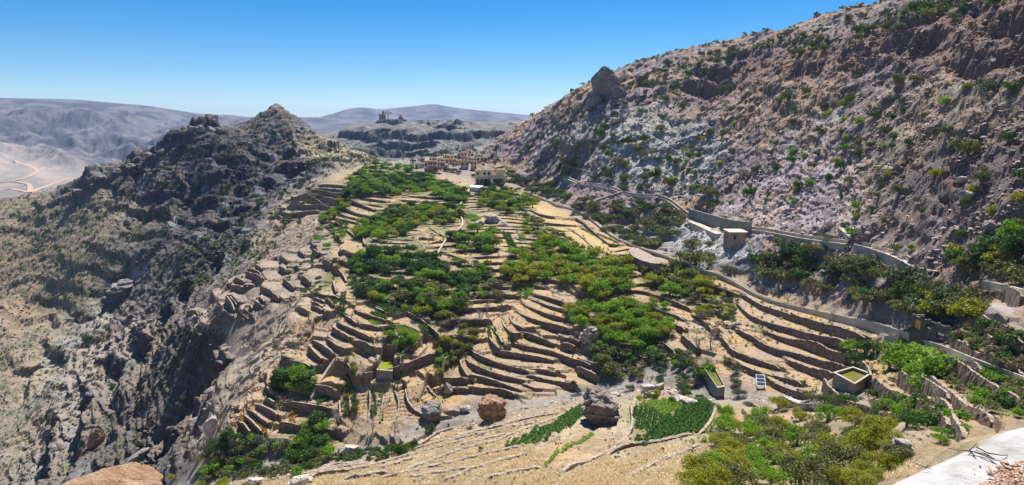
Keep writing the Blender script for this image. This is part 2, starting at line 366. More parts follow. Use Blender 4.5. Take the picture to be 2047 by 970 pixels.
# ------------------------------------------------------------------ terrace walls, traced on the ground
W1 = """
640,370 690,371|632,377 660,377 690,378|622,383 655,383 688,384|583,392 620,387 665,387 690,390|619,395 650,394 685,394|616,400 650,399 680,400|580,408 640,404 676,405|575,415 610,412 640,410 665,414
549,430 575,431 600,426 640,420|541,437 570,440 590,436|690,418 715,427 740,433|678,426 700,433 735,441|668,435 700,440 725,447|661,442 680,449 700,453|653,451 678,458
727,388 755,390 785,393|730,395 775,402|740,407 765,411|795,397 835,402|695,398 725,409 750,418|800,388 840,392 880,396
493,547 510,550 526,556|497,541 520,547 531,560|512,534 525,541|463,573 475,572 485,574|523,577 542,583 548,587|453,596 462,606 470,617|460,592 468,600 475,608|435,600 437,608 442,614|448,627 455,630 462,634|478,625 490,633|488,620 498,627|500,610 506,616|510,603 520,610|520,595 530,602|545,590 560,596|470,560 490,563|375,628 390,624 405,630|385,640 400,636
410,722 420,727 435,729|425,712 435,718|438,706 450,708|452,720 468,722
883,752 893,760 915,762 937,760|905,708 890,715 884,735 883,752|921,708 923,728 930,748 937,757|938,753 950,752 975,758 1000,765 1030,775 1045,779|904,777 920,776 937,775|938,774 960,777 1000,778 1030,787
932,710 940,728 965,738 1000,750 1030,758 1050,760|941,694 950,708 970,718 1000,726 1030,736 1058,744|1052,750 1080,755 1110,762 1148,770|1045,765 1060,773 1075,778 1090,774|1060,735 1085,741 1112,746
993,700 1010,706 1030,706 1070,714 1108,719|1028,679 1045,692 1080,699 1115,709 1150,722 1182,729|1044,662 1060,670 1085,680 1110,690|1157,737 1175,745 1200,757|1122,675 1150,685 1160,687|1122,691 1150,697
1029,613 1045,628 1070,640 1100,648 1140,659|1043,600 1060,613 1090,626 1115,635 1133,634|1059,593 1085,605 1110,615 1135,620|1066,587 1100,598 1135,610
1018,623 1024,643 1035,652 1049,660|1004,630 1008,648 1020,665 1030,676 1047,661|984,642 988,655 998,672 1005,690|978,660 984,685 1000,702
628,588 650,591 680,595|628,597 650,601|625,606 645,610|624,613 645,618|652,598 662,601 668,610|601,617 610,621 618,622|691,626 700,636 715,648|675,638 680,647 700,657 730,670 742,678|666,653 672,661 690,670 700,675
710,610 710,618 720,622 743,631 772,642|718,645 735,650 760,653|708,680 725,685 746,698|628,680 645,692 660,705 668,712|656,675 670,690 678,701 692,698|618,690 630,705 645,720|667,720 680,720 699,731 704,748
750,607 757,617 776,628|765,590 772,600 785,608|801,608 820,625 845,640 859,653 875,668 885,686|815,590 830,600 847,612|787,645 815,650 830,658 840,664|785,655 795,670 806,684
535,775 545,785 555,797|535,800 550,812|513,806 530,815 545,826 557,835|497,813 510,825 525,840 539,850|490,828 500,840 515,858 525,870|480,842 495,860 502,872
740,770 742,800 738,850|770,780 766,810 762,850|813,775 816,806 835,830 849,836|853,771 858,785 875,798|700,780 703,830|790,770 800,810 790,850|680,790 682,840
734,490 745,497 775,503 806,505|835,480 845,490 848,497|853,461 862,470 872,475|858,453 875,463 888,470|889,503 915,512 935,522 952,538|885,517 905,523 925,530|868,528 890,535 905,543
932,440 940,445 950,448 965,444|928,425 950,430 960,428|790,447 800,450 812,450|1047,432 1060,430|1070,431 1077,436 1085,441|1133,453 1150,462 1170,478 1190,495 1210,505|1152,436 1170,448 1200,475 1222,490 1240,490|1122,463 1140,475 1160,490 1175,500
1243,580 1270,579 1293,583 1326,597 1360,608 1384,618|1245,592 1262,596 1280,605|1278,608 1310,620 1349,630 1368,637|1205,612 1240,622 1280,632 1325,640 1355,650 1372,659|1195,675 1220,685 1250,692 1270,692
1485,590 1505,603 1526,615 1560,626 1606,640 1672,658 1731,673|1475,603 1485,617 1500,630 1540,651 1580,661 1623,675 1690,690|1530,663 1573,678 1610,688 1640,699 1694,716|1510,679 1530,692 1556,703 1578,706 1623,720 1660,733 1690,734
1472,655 1490,668 1515,676|1441,671 1455,688 1465,704 1498,718 1530,728 1560,734|1480,727 1510,743 1545,751 1580,762 1603,765|1545,765 1570,775 1600,790 1627,792|1577,722 1600,730 1639,746 1665,746|1648,772 1660,790 1680,803
1600,815 1650,812 1703,819 1776,842|1855,808 1890,830 1935,862|1840,712 1900,738 1960,768 2047,800|1855,765 1900,795 1950,820 1990,840|1750,770 1800,795 1850,825 1900,850|1930,740 1980,765 2047,785|1800,760 1850,780 1900,805
1965,570 2010,580 2047,592|1965,638 2010,658 2047,675|1955,662 2000,685 2047,702|1905,690 1960,715 2047,745
1240,815 1241,835 1236,855 1222,880|1263,815 1266,850 1255,880 1228,896|1213,923 1250,905 1320,893 1385,876|800,945 920,905 1010,880 1100,845 1160,818|880,965 980,935 1060,915|640,955 760,925 870,880 960,855|930,968 1010,952 1085,940|1255,960 1330,925 1400,900|1395,873 1412,860 1425,840 1432,820|1123,958 1165,930 1200,912 1228,900
"""
WALLS = []
for line in W1.strip().split("\n"):
    for poly in line.split("|"):
        pp = [tuple(float(a) for a in q.split(",")) for q in poly.split()]
        WALLS.append(dict(px=pp, auto=False))
def resample(P2, step):
    P2 = np.array(P2, float)
    if len(P2) > 2:                                   # Catmull-Rom through the traced points
        Q = np.concatenate([[2 * P2[0] - P2[1]], P2, [2 * P2[-1] - P2[-2]]]); out = []
        for i in range(1, len(Q) - 2):
            for t in np.linspace(0, 1, 9)[:-1]:
                out.append(.5 * (2 * Q[i] + (Q[i + 1] - Q[i - 1]) * t + (2 * Q[i - 1] - 5 * Q[i] + 4 * Q[i + 1] - Q[i + 2]) * t ** 2 + (3 * Q[i] - Q[i - 1] - 3 * Q[i + 1] + Q[i + 2]) * t ** 3))
        P2 = np.array(out + [P2[-1]])
    d = np.hypot(*(P2[1:] - P2[:-1]).T); s = np.concatenate([[0], np.cumsum(d)])
    m = max(2, int(round(s[-1] / step)) + 1); t = np.linspace(0, s[-1], m)
    # Catmull-like smoothing of the corners
    X = np.interp(t, s, P2[:, 0]); Y = np.interp(t, s, P2[:, 1])
    for _ in range(2):
        if m > 4:
            X[1:-1] = (X[:-2] + 2 * X[1:-1] + X[2:]) / 4; Y[1:-1] = (Y[:-2] + 2 * Y[1:-1] + Y[2:]) / 4
    return np.stack([X, Y], 1)
Land.Z = GZ0
def szgrad(x, y, e=1.5):
    return np.stack([(smooth_z(x + e, y) - smooth_z(x - e, y)) / (2 * e), (smooth_z(x, y + e) - smooth_z(x, y - e)) / (2 * e)], -1)
ok = []
for w in WALLS:
    pl = [hit(u, v + 3) for u, v in w['px']]
    if any(p is None for p in pl): print("wall off the land", w['px']); continue
    w['xy'] = resample([(p[0], p[1]) for p in pl], 1.0)
    if len(w['xy']) < 3: w['xy'] = resample([(p[0], p[1]) for p in pl], 0.5)
    ok.append(w)
WALLS = ok
def orient(w):
    P2 = w['xy']; T = np.gradient(P2, axis=0); T /= np.linalg.norm(T, axis=1)[:, None] + 1e-9
    N = np.stack([T[:, 1], -T[:, 0]], 1)
    g = szgrad(P2[:, 0], P2[:, 1])
    if (N * g).sum() > 0: N = -N
    w['n'] = N                                # points downhill
for w in WALLS: orient(w)
# more of them, following the contours between the traced ones
GRIDC = {}
def addpts(P2):
    for p in P2: GRIDC.setdefault((int(p[0] // 6), int(p[1] // 6)), []).append((p[0], p[1]))
for w in WALLS: addpts(w['xy'])
def near_d(px, py):
    i, j = int(px // 6), int(py // 6); m = 1e9
    for a in (i - 1, i, i + 1):
        for b in (j - 1, j, j + 1):
            for q in GRIDC.get((a, b), ()): m = min(m, (q[0] - px) ** 2 + (q[1] - py) ** 2)
    return math.sqrt(m)
REG = [
 ([(690,372),(600,385),(545,430),(560,445),(640,440),(660,470),(600,500),(520,530),(430,575),(370,640),(400,655),(470,650),(560,620),(640,560),(690,500),(690,420)], 3.7, (5, 18), 64),
 ([(700,345),(880,352),(930,390),(1070,420),(1150,440),(1180,500),(1150,560),(1060,585),(1000,620),(960,740),(990,770),(880,760),(850,840),(700,870),(560,860),(480,870),(500,800),(600,700),(640,600),(690,500)], 3.1, (14, 42), 96),
 ([(540,968),(760,922),(960,862),(1130,822),(1180,850),(1060,885),(1110,965)], 3.4, (9, 30), 20),
 ([(1150,440),(1300,500),(1400,550),(1480,590),(1420,700),(1300,720),(1200,720),(1150,640),(1160,520)], 4.2, (12, 36), 18),
 ([(1700,690),(1800,690),(2047,780),(2047,830),(1900,845),(1720,800),(1700,740)], 4.4, (12, 34), 12),
]
rs = random.Random(5)
for poly, sep, (l0, l1), nmax in REG:
    us = [p[0] for p in poly]; vs = [p[1] for p in poly]; made = 0
    for _ in range(4000):
        if made >= nmax: break
        u = rs.uniform(min(us), max(us)); v = rs.uniform(min(vs), max(vs))
        if not inpoly(poly, u, v): continue
        p = hit(u, v)
        if p is None: continue
        r0 = math.hypot(p[0], p[1]); sp_ = sep * (0.8 + r0 / 420.0)
        if near_d(p[0], p[1]) < sp_: continue
        half_len = rs.uniform(l0, l1) / 2; arms = []
        for sg in (1, -1):
            q = np.array(p[:2]); arm = []
            for k in range(int(half_len)):
                g = szgrad(q[0], q[1], 3.0); t = np.array([-g[1], g[0]]) * sg; n_ = np.linalg.norm(t)
                if n_ < 1e-4: break
                q = q + t / n_ * 1.0
                if near_d(q[0], q[1]) < sp_ * 0.55: break
                zq = float(smooth_z(q[0], q[1])); uu, vv = project(q[0], q[1], zq)
                if not inpoly(poly, float(uu), float(vv)): break
                arm.append(q.copy())
            arms.append(arm)
        P2 = np.array(arms[1][::-1] + [np.array(p[:2])] + arms[0])
        if len(P2) < 5: continue
        w = dict(auto=True, xy=P2); orient(w); WALLS.append(w); addpts(P2); made += 1
    print("contour walls", made)
while len(WALLS) > 298:
    k_ = min((k for k in range(len(WALLS)) if WALLS[k]["auto"]), key=lambda k: len(WALLS[k]["xy"])); del WALLS[k_]
print("walls", len(WALLS))
# ------------------------------------------------------------------ level the ground between the walls
S = np.concatenate([w['xy'] for w in WALLS]); SN = np.concatenate([w['n'] for w in WALLS])
def ksm(a, w):
    w = min(w, len(a) if len(a) % 2 else len(a) - 1); w = max(1, w | 1 if (w | 1) <= len(a) else (w | 1) - 2)
    return np.convolve(np.pad(a, w // 2, mode='edge'), np.ones(w) / w, 'valid')
SZ = np.concatenate([ksm(ksm(smooth_z(w['xy'][:, 0], w['xy'][:, 1]), 9), 9) for w in WALLS])
near_any = np.zeros(GX.shape, bool)
DMAX = 9.0
buck = {}
for k, (a, b) in enumerate(S): buck.setdefault((int(a // 10), int(b // 10)), []).append(k)
mask = (GR > 40) & (GR < 480) & ((farm > 0) | (spur > 0) | (near_m > 0) | (right * (GR < 180) > 0))
jj, ii = np.nonzero(mask)
vx = GX[jj, ii]; vy = GY[jj, ii]
key = (np.floor(vx / 10).astype(int) + 500) * 4000 + (np.floor(vy / 10).astype(int) + 500)
order = np.argsort(key, kind='stable'); ks = key[order]; starts = np.nonzero(np.r_[True, ks[1:] != ks[:-1]])[0]
ends = np.r_[starts[1:], len(ks)]
target = np.zeros(len(vx)); weight = np.zeros(len(vx)); onup = np.full(len(vx), 99.0, np.float32)
smz = smooth_z(vx, vy)
for s, e in zip(starts, ends):
    kk = int(ks[s]); a = kk // 4000 - 500; b = kk % 4000 - 500
    cand = []
    for da in (-1, 0, 1):
        for db in (-1, 0, 1): cand += buck.get((a + da, b + db), [])
    if not cand: continue
    cand = np.array(cand); idx = order[s:e]
    for c0 in range(0, len(idx), 4000):
        ix = idx[c0:c0 + 4000]
        dx = vx[ix][:, None] - S[cand, 0][None]; dy = vy[ix][:, None] - S[cand, 1][None]
        d = np.hypot(dx, dy); side_ = dx * SN[cand, 0] + dy * SN[cand, 1]
        up = side_ < 0
        lat = np.abs(dx * SN[cand, 1] - dy * SN[cand, 0])
        dd = d + np.where(lat > np.abs(side_) * 1.6 + 0.8, 5.0, 0.0)
        dA = np.where(up, dd, 99); dB = np.where(~up, dd, 99)
        kA = dA.argmin(1); kB = dB.argmin(1); rows = np.arange(len(ix))
        a_ = dA[rows, kA]; b_ = dB[rows, kB]; zA = SZ[cand[kA]]; zB = SZ[cand[kB]]
        hasA = a_ < DMAX; hasB = b_ < DMAX
        zA = np.where(hasA, zA, 0); zB = np.where(hasB, zB, 0)
        both = hasA & hasB & (zB > zA - 0.3)
        s0 = smz[ix]
        # between two walls: one level; beyond the last one: a short bench
        t_both = np.clip((zA + zB) / 2, zA + 0.25, zA + 1.9)
        t_both = t_both + 0.10 * (s0 - t_both)
        tA = zA + 0.75 + 0.15 * (s0 - zA); tB = zB - 0.75 + 0.15 * (s0 - zB)
        tt = np.where(both, t_both, np.where(hasA & (a_ <= b_), tA, tB))
        ww = np.where(both, 1 - sstep(6.5, 9.0, np.minimum(a_, b_)), 1 - sstep(2.0, 6.5, np.minimum(a_, b_)))
        ww = np.where(hasA | hasB, ww, 0)
        target[ix] = tt; weight[ix] = ww; onup[ix] = np.where(hasA, a_, 99)
TZ = Z.copy(); WT = np.zeros(Z.shape, np.float32)
tiny = 0.09 * fbm(vx / 1.6, vy / 1.6, 0, 3, 120) + 0.12 * fbm(vx / 6.0, vy / 6.0, 0, 2, 122)
lim = np.where(np.hypot(vx, vy) < 112, .9, 1.2)
target = np.clip(target, smz - lim, smz + lim)
TZ[jj, ii] = target + tiny; WT[jj, ii] = weight
# hand-placed benches for buildings and tanks are cut here
FLATS = []
def bench(u, v, rad, dz=0.0, r=None):
    p = hit(u, v); FLATS.append((p, rad, dz)); return p
Z = Z * (1 - WT) + TZ * WT
ONUP = np.full(Z.shape, 99.0, np.float32); ONUP[jj, ii] = onup
Land.Z = Z
def unproj(u, v, z):
    th, t = ray(u, v); r = z / float(t); return (r * math.sin(th), r * math.cos(th))
TANKS = [((765,759), 740.5, [(768,717.5),(788,717.5),(784,741.5),(753,739)]), ((1430,796), 774, [(1406,733),(1428,733.5),(1449,772),(1434,775)]),
         ((1707,788), 767, [(1666,744.5),(1705,733),(1742,746.5),(1709,767.5)]), ((1285,532), 516, [(1258,498),(1276,494),(1323,520),(1285,523)])]
TANKZ = []
for foot, tv, quad in TANKS:
    p = hit(*foot); zt = math.hypot(p[0], p[1]) * float(ray(foot[0], tv)[1]); TANKZ.append((p, zt))
    Q = [unproj(u, v, zt) for u, v in quad]; cx_ = sum(q[0] for q in Q) / 4; cy_ = sum(q[1] for q in Q) / 4
    Q = [((q[0] - cx_) * 1.12 + cx_, (q[1] - cy_) * 1.12 + cy_) for q in Q]
    kk = (np.hypot(GX - cx_, GY - cy_) < 15); ins = np.zeros(kk.sum(), bool); X_, Y_ = GX[kk], GY[kk]
    for i in range(4):
        (x0, y0), (x1, y1) = Q[i], Q[(i + 1) % 4]
        c = (y0 > Y_) != (y1 > Y_); ins ^= c & (X_ < (x1 - x0) * (Y_ - y0) / (y1 - y0 + 1e-12) + x0)
    zz_ = Z[kk]; zz_[ins] = np.minimum(zz_[ins], zt - 1.0); Z[kk] = zz_
    # and nothing of the land stands in front of the wall
    back = np.array(Q).mean(0)
    fr = kk & (GR < math.hypot(*back) - 1.0) & (GR > math.hypot(p[0], p[1]) - 1.5) & (np.abs(GT - math.atan2(*back)) * GR < 3.0)
    Z[fr] = np.minimum(Z[fr], p[2] + 0.5 * np.clip(GR[fr] - math.hypot(p[0], p[1]), 0, 3))
Land.Z = Z
LEVEL_ID = np.zeros(Z.shape, np.float32); LEVEL_ID[jj, ii] = np.round(target * 1.7) 
# orchards: (polygon, individual trees, further trees for the mass, spacing px, radius range m, colours)
ORCH = [
 ([(705,352),(750,330),(820,337),(850,352),(880,368),(925,378),(935,395),(920,415),(860,388),(790,390),(720,392),(695,378)], 44, 80, 11, (2.2,3.3), ['dark green','bright green','dark green','bright green']),
 ([(690,382),(715,388),(700,412),(680,432),(650,447),(640,437),(670,420)], 10, 12, 10, (1.8,2.6), ['bright green','yellow-green','dark green']),
 ([(780,415),(860,410),(920,417),(925,440),(890,452),(850,447),(815,467),(780,485),(740,480),(710,475),(720,452),(760,437)], 34, 48, 12, (2.0,2.9), ['dark green','bright green','yellow-green','dark green']),
 ([(945,388),(1000,380),(1060,397),(1075,410),(1030,432),(960,414)], 22, 22, 12, (1.9,2.7), ['bright green','yellow-green','dark green']),
 ([(900,478),(940,462),(990,470),(990,500),(960,515),(905,495)], 12, 4, 16, (2.2,3.0), ['dark green','dark green','bright green']),
 ([(700,520),(760,500),(830,505),(870,520),(900,545),(950,560),(940,595),(880,565),(800,550),(705,552)], 26, 20, 16, (2.0,2.8), ['dark green','dark green','bright green']),
 ([(740,585),(820,565),(930,585),(935,630),(900,645),(860,618),(800,600),(750,610)], 18, 10, 20, (1.9,2.7), ['bright green','yellow-green','dark green','olive green']),
 ([(1000,545),(1040,500),(1100,490),(1160,510),(1250,520),(1270,550),(1240,588),(1200,606),(1160,580),(1090,565),(1040,568),(1010,590)], 32, 22, 20, (2.3,3.3), ['bright green','yellow-green','bright green','yellow-green']),
 ([(1275,552),(1330,535),(1400,558),(1430,580),(1380,598),(1330,598),(1285,582)], 13, 6, 20, (2.0,2.8), ['bright green','yellow-green','olive green']),
 ([(1140,615),(1200,612),(1260,630),(1330,650),(1345,672),(1310,698),(1240,692),(1170,668),(1140,645)], 22, 10, 22, (2.0,2.7), ['bright green','bright green','yellow-green']),
 ([(1190,700),(1240,710),(1245,750),(1205,750)], 4, 1, 24, (2.0,2.6), ['grey-green','olive green']),
 ([(548,752),(600,738),(635,755),(622,795),(560,785)], 9, 3, 24, (1.9,2.5), ['dark green','bright green']),
 ([(585,850),(650,830),(670,880),(650,925),(590,930)], 9, 2, 26, (1.8,2.4), ['dark green','bright green']),
 ([(1765,728),(1850,715),(1890,738),(1860,782),(1800,778)], 6, 2, 30, (2.0,2.9), ['bright green','bright green']),
 ([(1680,700),(1745,688),(1760,715),(1700,735)], 4, 0, 24, (1.6,2.2), ['dark green','bright green']),
 ([(770,655),(830,690),(822,706),(772,698)], 5, 2, 20, (1.4,2.0), ['dark green','bright green']),
 ([(870,690),(960,640),(940,700),(880,740)], 9, 3, 26, (1.1,1.7), ['olive green','yellow-green','bright green']),
 ([(580,380),(720,360),(690,400),(560,440)], 4, 6, 20, (1.3,1.9), ['dark green']),
 ([(500,425),(560,420),(600,450),(560,470)], 4, 4, 18, (1.6,2.2), ['dark green','olive green']),
 ([(620,470),(690,440),(700,470),(650,500)], 0, 14, 14, (1.4,2.2), ['dark green','olive green','bright green']),
 ([(700,560),(770,565),(760,600),(710,600)], 0, 9, 16, (1.6,2.3), ['dark green','olive green']),
 ([(780,610),(900,610),(935,640),(900,665),(860,640),(800,625)], 0, 14, 14, (1.4,2.2), ['olive green','brown','yellow-green','bright green']),
 ([(905,520),(965,525),(1010,560),(1010,600),(960,600),(930,560)], 0, 16, 14, (1.4,2.3), ['dark green','olive green','bright green','brown']),
 ([(1055,430),(1110,455),(1160,500),(1100,490),(1050,470),(1040,440)], 0, 18, 14, (1.5,2.4), ['olive green','bright green','yellow-green','brown']),
 ([(1240,600),(1330,610),(1345,650),(1290,640),(1240,625)], 0, 8, 18, (1.5,2.2), ['bright green','yellow-green']),
 ([(1390,560),(1470,590),(1470,640),(1400,640),(1370,600)], 0, 20, 16, (1.0,1.8), ['olive green','brown','grey-green','yellow-green']),
 ([(1190,690),(1330,700),(1420,720),(1430,780),(1330,770),(1240,760),(1190,750)], 0, 34, 20, (1.2,2.0), ['grey-green','olive green','dark green','brown','bright green']),
 ([(450,870),(560,890),(640,900),(650,950),(560,960),(440,960),(400,920)], 0, 34, 18, (1.2,2.0), ['dark green','olive green','bright green','grey-green']),
 ([(650,915),(760,900),(850,885),(830,905),(700,935)], 0, 26, 12, (.8,1.4), ['dark green','dark green','olive green']),
 ([(690,720),(712,720),(712,830),(692,830)], 0, 14, 12, (.8,1.3), ['dark green','olive green','yellow-green']),
 ([(870,690),(905,680),(900,760),(875,750)], 0, 9, 14, (.9,1.5), ['olive green','yellow-green']),
 ([(1735,790),(1830,800),(1910,850),(1860,860),(1770,830)], 0, 22, 20, (.8,1.5), ['dark green','olive green','bright green']),
 ([(1900,720),(2060,790),(2060,840),(1960,820),(1880,760)], 0, 26, 20, (.6,1.3), ['dark green','olive green','bright green','brown']),
 ([(1930,640),(2060,680),(2060,760),(1900,690)], 0, 24, 20, (.8,1.6), ['olive green','dark green','brown']),
 ([(545,560),(580,520),(640,500),(690,520),(680,560),(620,600)], 0, 12, 16, (.9,1.6), ['dark green','olive green']),
 ([(940,345),(1000,372),(1060,385),(960,378)], 0, 12, 12, (1.4,2.2), ['olive green','dark green']),
]
# ------------------------------------------------------------------ colour of the ground (base colours only)
Zf = Land.Z
dzr = np.gradient(Zf, axis=0) / np.gradient(RF)[:, None]
dzt = np.gradient(Zf, axis=1) / (np.gradient(TF)[None, :] * GR)
STEEP = np.hypot(dzr, dzt)
x, y = GX, GY
def mix(a, b, m): return a + (b - a) * m[..., None]
def c3(r, g, b): return np.array([r, g, b], np.float32)
def nz(mask, sc, o, seed, z=None, **kw):
    out = np.zeros(Z.shape, np.float32); k = mask > 0.002
    out[k] = fbm(x[k] / sc, y[k] / sc, 0 if z is None else z[k], o, seed, **kw)
    return out
nearall = (GR < 700) * 1.0
n1 = nz(nearall, 30, 3, 200); n2 = nz(nearall, 8, 4, 210, Zf / 8, gain=.6); n3 = nz((GR < 330) * 1.0, 2.2, 2, 220, Zf / 2.2)
n0 = nz(nearall, 90, 2, 230)
one = np.ones(Z.shape + (3,), np.float32)
col = one * c3(.27, .24, .215)
# left ridge and canyon
cc = mix(one * c3(.205, .165, .125), one * c3(.12, .115, .12), sstep(-.25, .3, n1 + .4 * n2))
cc = mix(cc, one * c3(.245, .245, .26), sstep(.12, .38, nz(canyon, 26, 3, 240) + .25 * n2) * .8)
cc = mix(cc, one * c3(.36, .26, .19), sstep(.15, .45, n0 + .4 * n2) * .8 * sstep(0, 1, (GV - 380) / 160))
cc = mix(cc, one * c3(.12, .13, .06), sstep(.1, .32, n2 - .2 * n1) * .75 * sstep(1.3, .7, STEEP))
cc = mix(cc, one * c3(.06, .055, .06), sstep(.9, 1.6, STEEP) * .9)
warmside = zone([(590,285),(640,280),(760,315),(750,345),(680,345),(620,330)], 14, 300, 620)
cc = mix(cc, mix(one * c3(.40, .33, .23), one * c3(.15, .15, .08), sstep(.0, .25, n2)), warmside * .9)
paler = zone([(0,690),(90,640),(200,560),(300,530),(250,700),(150,850),(60,960),(0,960)], 60, 150, 600)
cc = mix(cc, mix(one * c3(.34, .335, .31), one * c3(.42, .35, .26), sstep(-.1, .3, n1)), paler * .8 * sstep(1.1, .6, STEEP))
cc = mix(cc, mix(one * c3(.33, .255, .17), one * c3(.15, .155, .07), sstep(-.05, .2, n2 - .3 * n1)), calm * .75)
redl = zone([(0,520),(110,500),(130,560),(60,650),(0,660)], 40, 200, 700)
cc = mix(cc, one * c3(.42, .27, .19), redl * .5 * sstep(1.1, .6, STEEP))
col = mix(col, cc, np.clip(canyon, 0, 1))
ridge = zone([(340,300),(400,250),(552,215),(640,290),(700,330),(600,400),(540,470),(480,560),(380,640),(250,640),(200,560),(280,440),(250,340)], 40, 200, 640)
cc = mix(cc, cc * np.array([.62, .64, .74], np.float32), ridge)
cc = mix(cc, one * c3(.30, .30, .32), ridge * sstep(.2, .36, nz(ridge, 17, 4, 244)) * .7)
warm2 = zone([(590,285),(640,280),(760,315),(750,345),(680,345),(620,330)], 14, 300, 620)
cc = mix(cc, mix(one * c3(.40, .33, .23), one * c3(.15, .15, .08), sstep(.0, .25, n2)), warm2 * .8)
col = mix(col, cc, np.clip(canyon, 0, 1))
# bare spur
sc = mix(one * c3(.38, .295, .22), one * c3(.26, .215, .175), sstep(-.15, .3, n2 + .4 * n1))
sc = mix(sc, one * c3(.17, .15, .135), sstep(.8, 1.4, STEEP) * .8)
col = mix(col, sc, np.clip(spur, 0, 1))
pale = zone([(640,545),(590,600),(540,660),(475,735),(400,860),(370,915),(445,905),(500,800),(560,715),(600,650),(650,570)], 12, 90, 300)
# farmland
fc = mix(one * c3(.45, .32, .205), one * c3(.39, .30, .225), sstep(-.1, .3, n2))
fc = mix(fc, one * c3(.50, .335, .135), sstep(.0, .35, nz(farm, 11, 3, 250, LEVEL_ID * 0.37)) * .75)
fc = mix(fc, one * c3(.16, .18, .06), sstep(.22, .42, nz(farm, 4.5, 3, 260, LEVEL_ID * 0.21)) * .7)
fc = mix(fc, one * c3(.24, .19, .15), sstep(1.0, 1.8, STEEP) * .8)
green = zone([(700,340),(930,370),(1060,400),(1030,440),(900,480),(900,540),(780,600),(700,560),(690,480),(710,430),(690,400)], 30, 120, 470)
fc = mix(fc, one * c3(.13, .15, .06), green * sstep(-.25, .2, n2) * .75)
om = np.zeros(Z.shape, np.float32)
for o_ in ORCH: om = np.maximum(om, zone(o_[0], 9, 60, 480))
fc = mix(fc, mix(one * c3(.11, .14, .045), one * c3(.25, .20, .12), sstep(0, .3, n2)), om * .8 * sstep(1.6, .9, STEEP))
col = mix(col, fc, np.clip(farm, 0, 1) * (1 - .6 * spur))
col = mix(col, one * c3(.48, .385, .29), pale * .8 * sstep(-.3, .2, n2))
gold = zone([(1060,400),(1240,490),(1240,505),(1180,500),(1110,460),(1060,420)], 8, 120, 400)
col = mix(col, one * c3(.52, .385, .17), gold * .8 * sstep(1.0, .6, STEEP))
# right mountain
rc = mix(one * c3(.31, .24, .24), one * c3(.41, .285, .195), sstep(-.12, .15, n1 + .4 * n2))
rc = mix(rc, one * c3(.46, .43, .44), sstep(.1, .3, nz(right, 14, 4, 275)) * .7)
rc = mix(rc, one * c3(.50, .43, .46), slab * .8 * sstep(1.3, .7, STEEP))
rc = mix(rc, one * c3(.45, .465, .43), sstep(.1, .7, scree + .5 * n1) * scree * .75)
lowg = zone([(1280,470),(1400,440),(1500,470),(1520,540),(1600,560),(1520,580),(1400,530)], 20, 80, 330)
rc = mix(rc, one * c3(.50, .51, .50), lowg * .8)
topt = sstep(200, 80, GV) * right
rc = mix(rc, one * c3(.36, .26, .19), topt * .7 * sstep(-.2, .2, n1))
rc = mix(rc, mix(one * c3(.31, .17, .115), one * c3(.19, .125, .115), sstep(-.2, .2, n2)), band * .85)
tanr = zone([(1740,200),(1900,160),(2047,200),(2300,200),(2300,270),(1960,280),(1840,330),(1780,420),(1830,520),(1760,520),(1720,420)], 30, 80, 500)
rc = mix(rc, one * c3(.40, .31, .225), tanr * .7)
rc = mix(rc, one * c3(.16, .13, .135), darkr * .7)
rc = mix(rc, one * c3(.14, .14, .075), sstep(.16, .36, nz(right, 6, 3, 270, gain=.6)) * .5 * (1 - .6 * slab) * sstep(1.6, .9, STEEP))
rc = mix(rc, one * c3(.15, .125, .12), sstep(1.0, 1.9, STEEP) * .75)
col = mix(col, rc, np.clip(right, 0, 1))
# viewer's slope
nc = mix(one * c3(.38, .285, .18), one * c3(.52, .425, .30), sstep(-.2, .3, n2))
nc = mix(nc, one * c3(.33, .245, .16), sstep(.05, .3, nz(near_m, 9, 2, 288, LEVEL_ID * .61)) * .6)
nc = mix(nc, one * c3(.50, .31, .16), sstep(.05, .35, nz(near_m, 12, 3, 280)) * .7)
nc = mix(nc, one * c3(.17, .19, .07), sstep(.2, .42, nz(near_m, 5, 3, 285)) * .45)
ngreen = zone([(1240,820),(1430,790),(1440,860),(1270,890)], 14, 50, 140)
nc = mix(nc, one * c3(.13, .17, .05), ngreen * .7)
ndark = zone([(1380,880),(1500,830),(1700,840),(1860,900),(1760,1000),(1380,1000)], 40, 20, 140)
nc = mix(nc, one * c3(.30, .25, .15), ndark * .6)
col = mix(col, nc, np.clip(near_m, 0, 1) * (1 - np.clip(farm, 0, 1)))
wc_ = mix(one * c3(.36, .32, .28), one * c3(.16, .15, .12), sstep(-.05, .25, n2))
col = mix(col, wc_, np.clip(wadi, 0, 1) * .7)
# far land
mc = mix(one * c3(.14, .14, .125), one * c3(.22, .205, .18), sstep(-.1, .25, nz(mesa, 20, 5, 290, gain=.65)))
mc = mix(mc, one * c3(.08, .085, .075), sstep(.02, .25, nz(mesa, 13, 4, 291, gain=.65)) * .8)
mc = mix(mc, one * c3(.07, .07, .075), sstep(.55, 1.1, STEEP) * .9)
mc = mix(mc, one * c3(.26, .22, .17), (GR > 1250) * sstep(.3, .1, STEEP) * .7 * sstep(-.1, .2, nz(mesa, 60, 3, 293)))
fl = mix(one * c3(.15, .145, .15), one * c3(.055, .06, .075), sstep(-.2, .2, nz(far, 160, 5, 300, gain=.6)))
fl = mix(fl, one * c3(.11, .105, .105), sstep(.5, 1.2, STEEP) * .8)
plain = zone([(-200,310),(60,318),(120,330),(220,365),(220,400),(-200,420)], 20, 1300, 2600)
fl = mix(fl, mix(one * c3(.40, .32, .265), one * c3(.27, .25, .23), sstep(-.2, .2, nz(far, 70, 4, 305))), plain * .85)
col = mix(col, mix(mc, fl, sstep(1600, 2100, GR)), far * (1 - np.clip(right, 0, 1)))
col *= (1 + .16 * n3[..., None] * (GR < 700)[..., None])
col = np.clip(col, .02, .8)

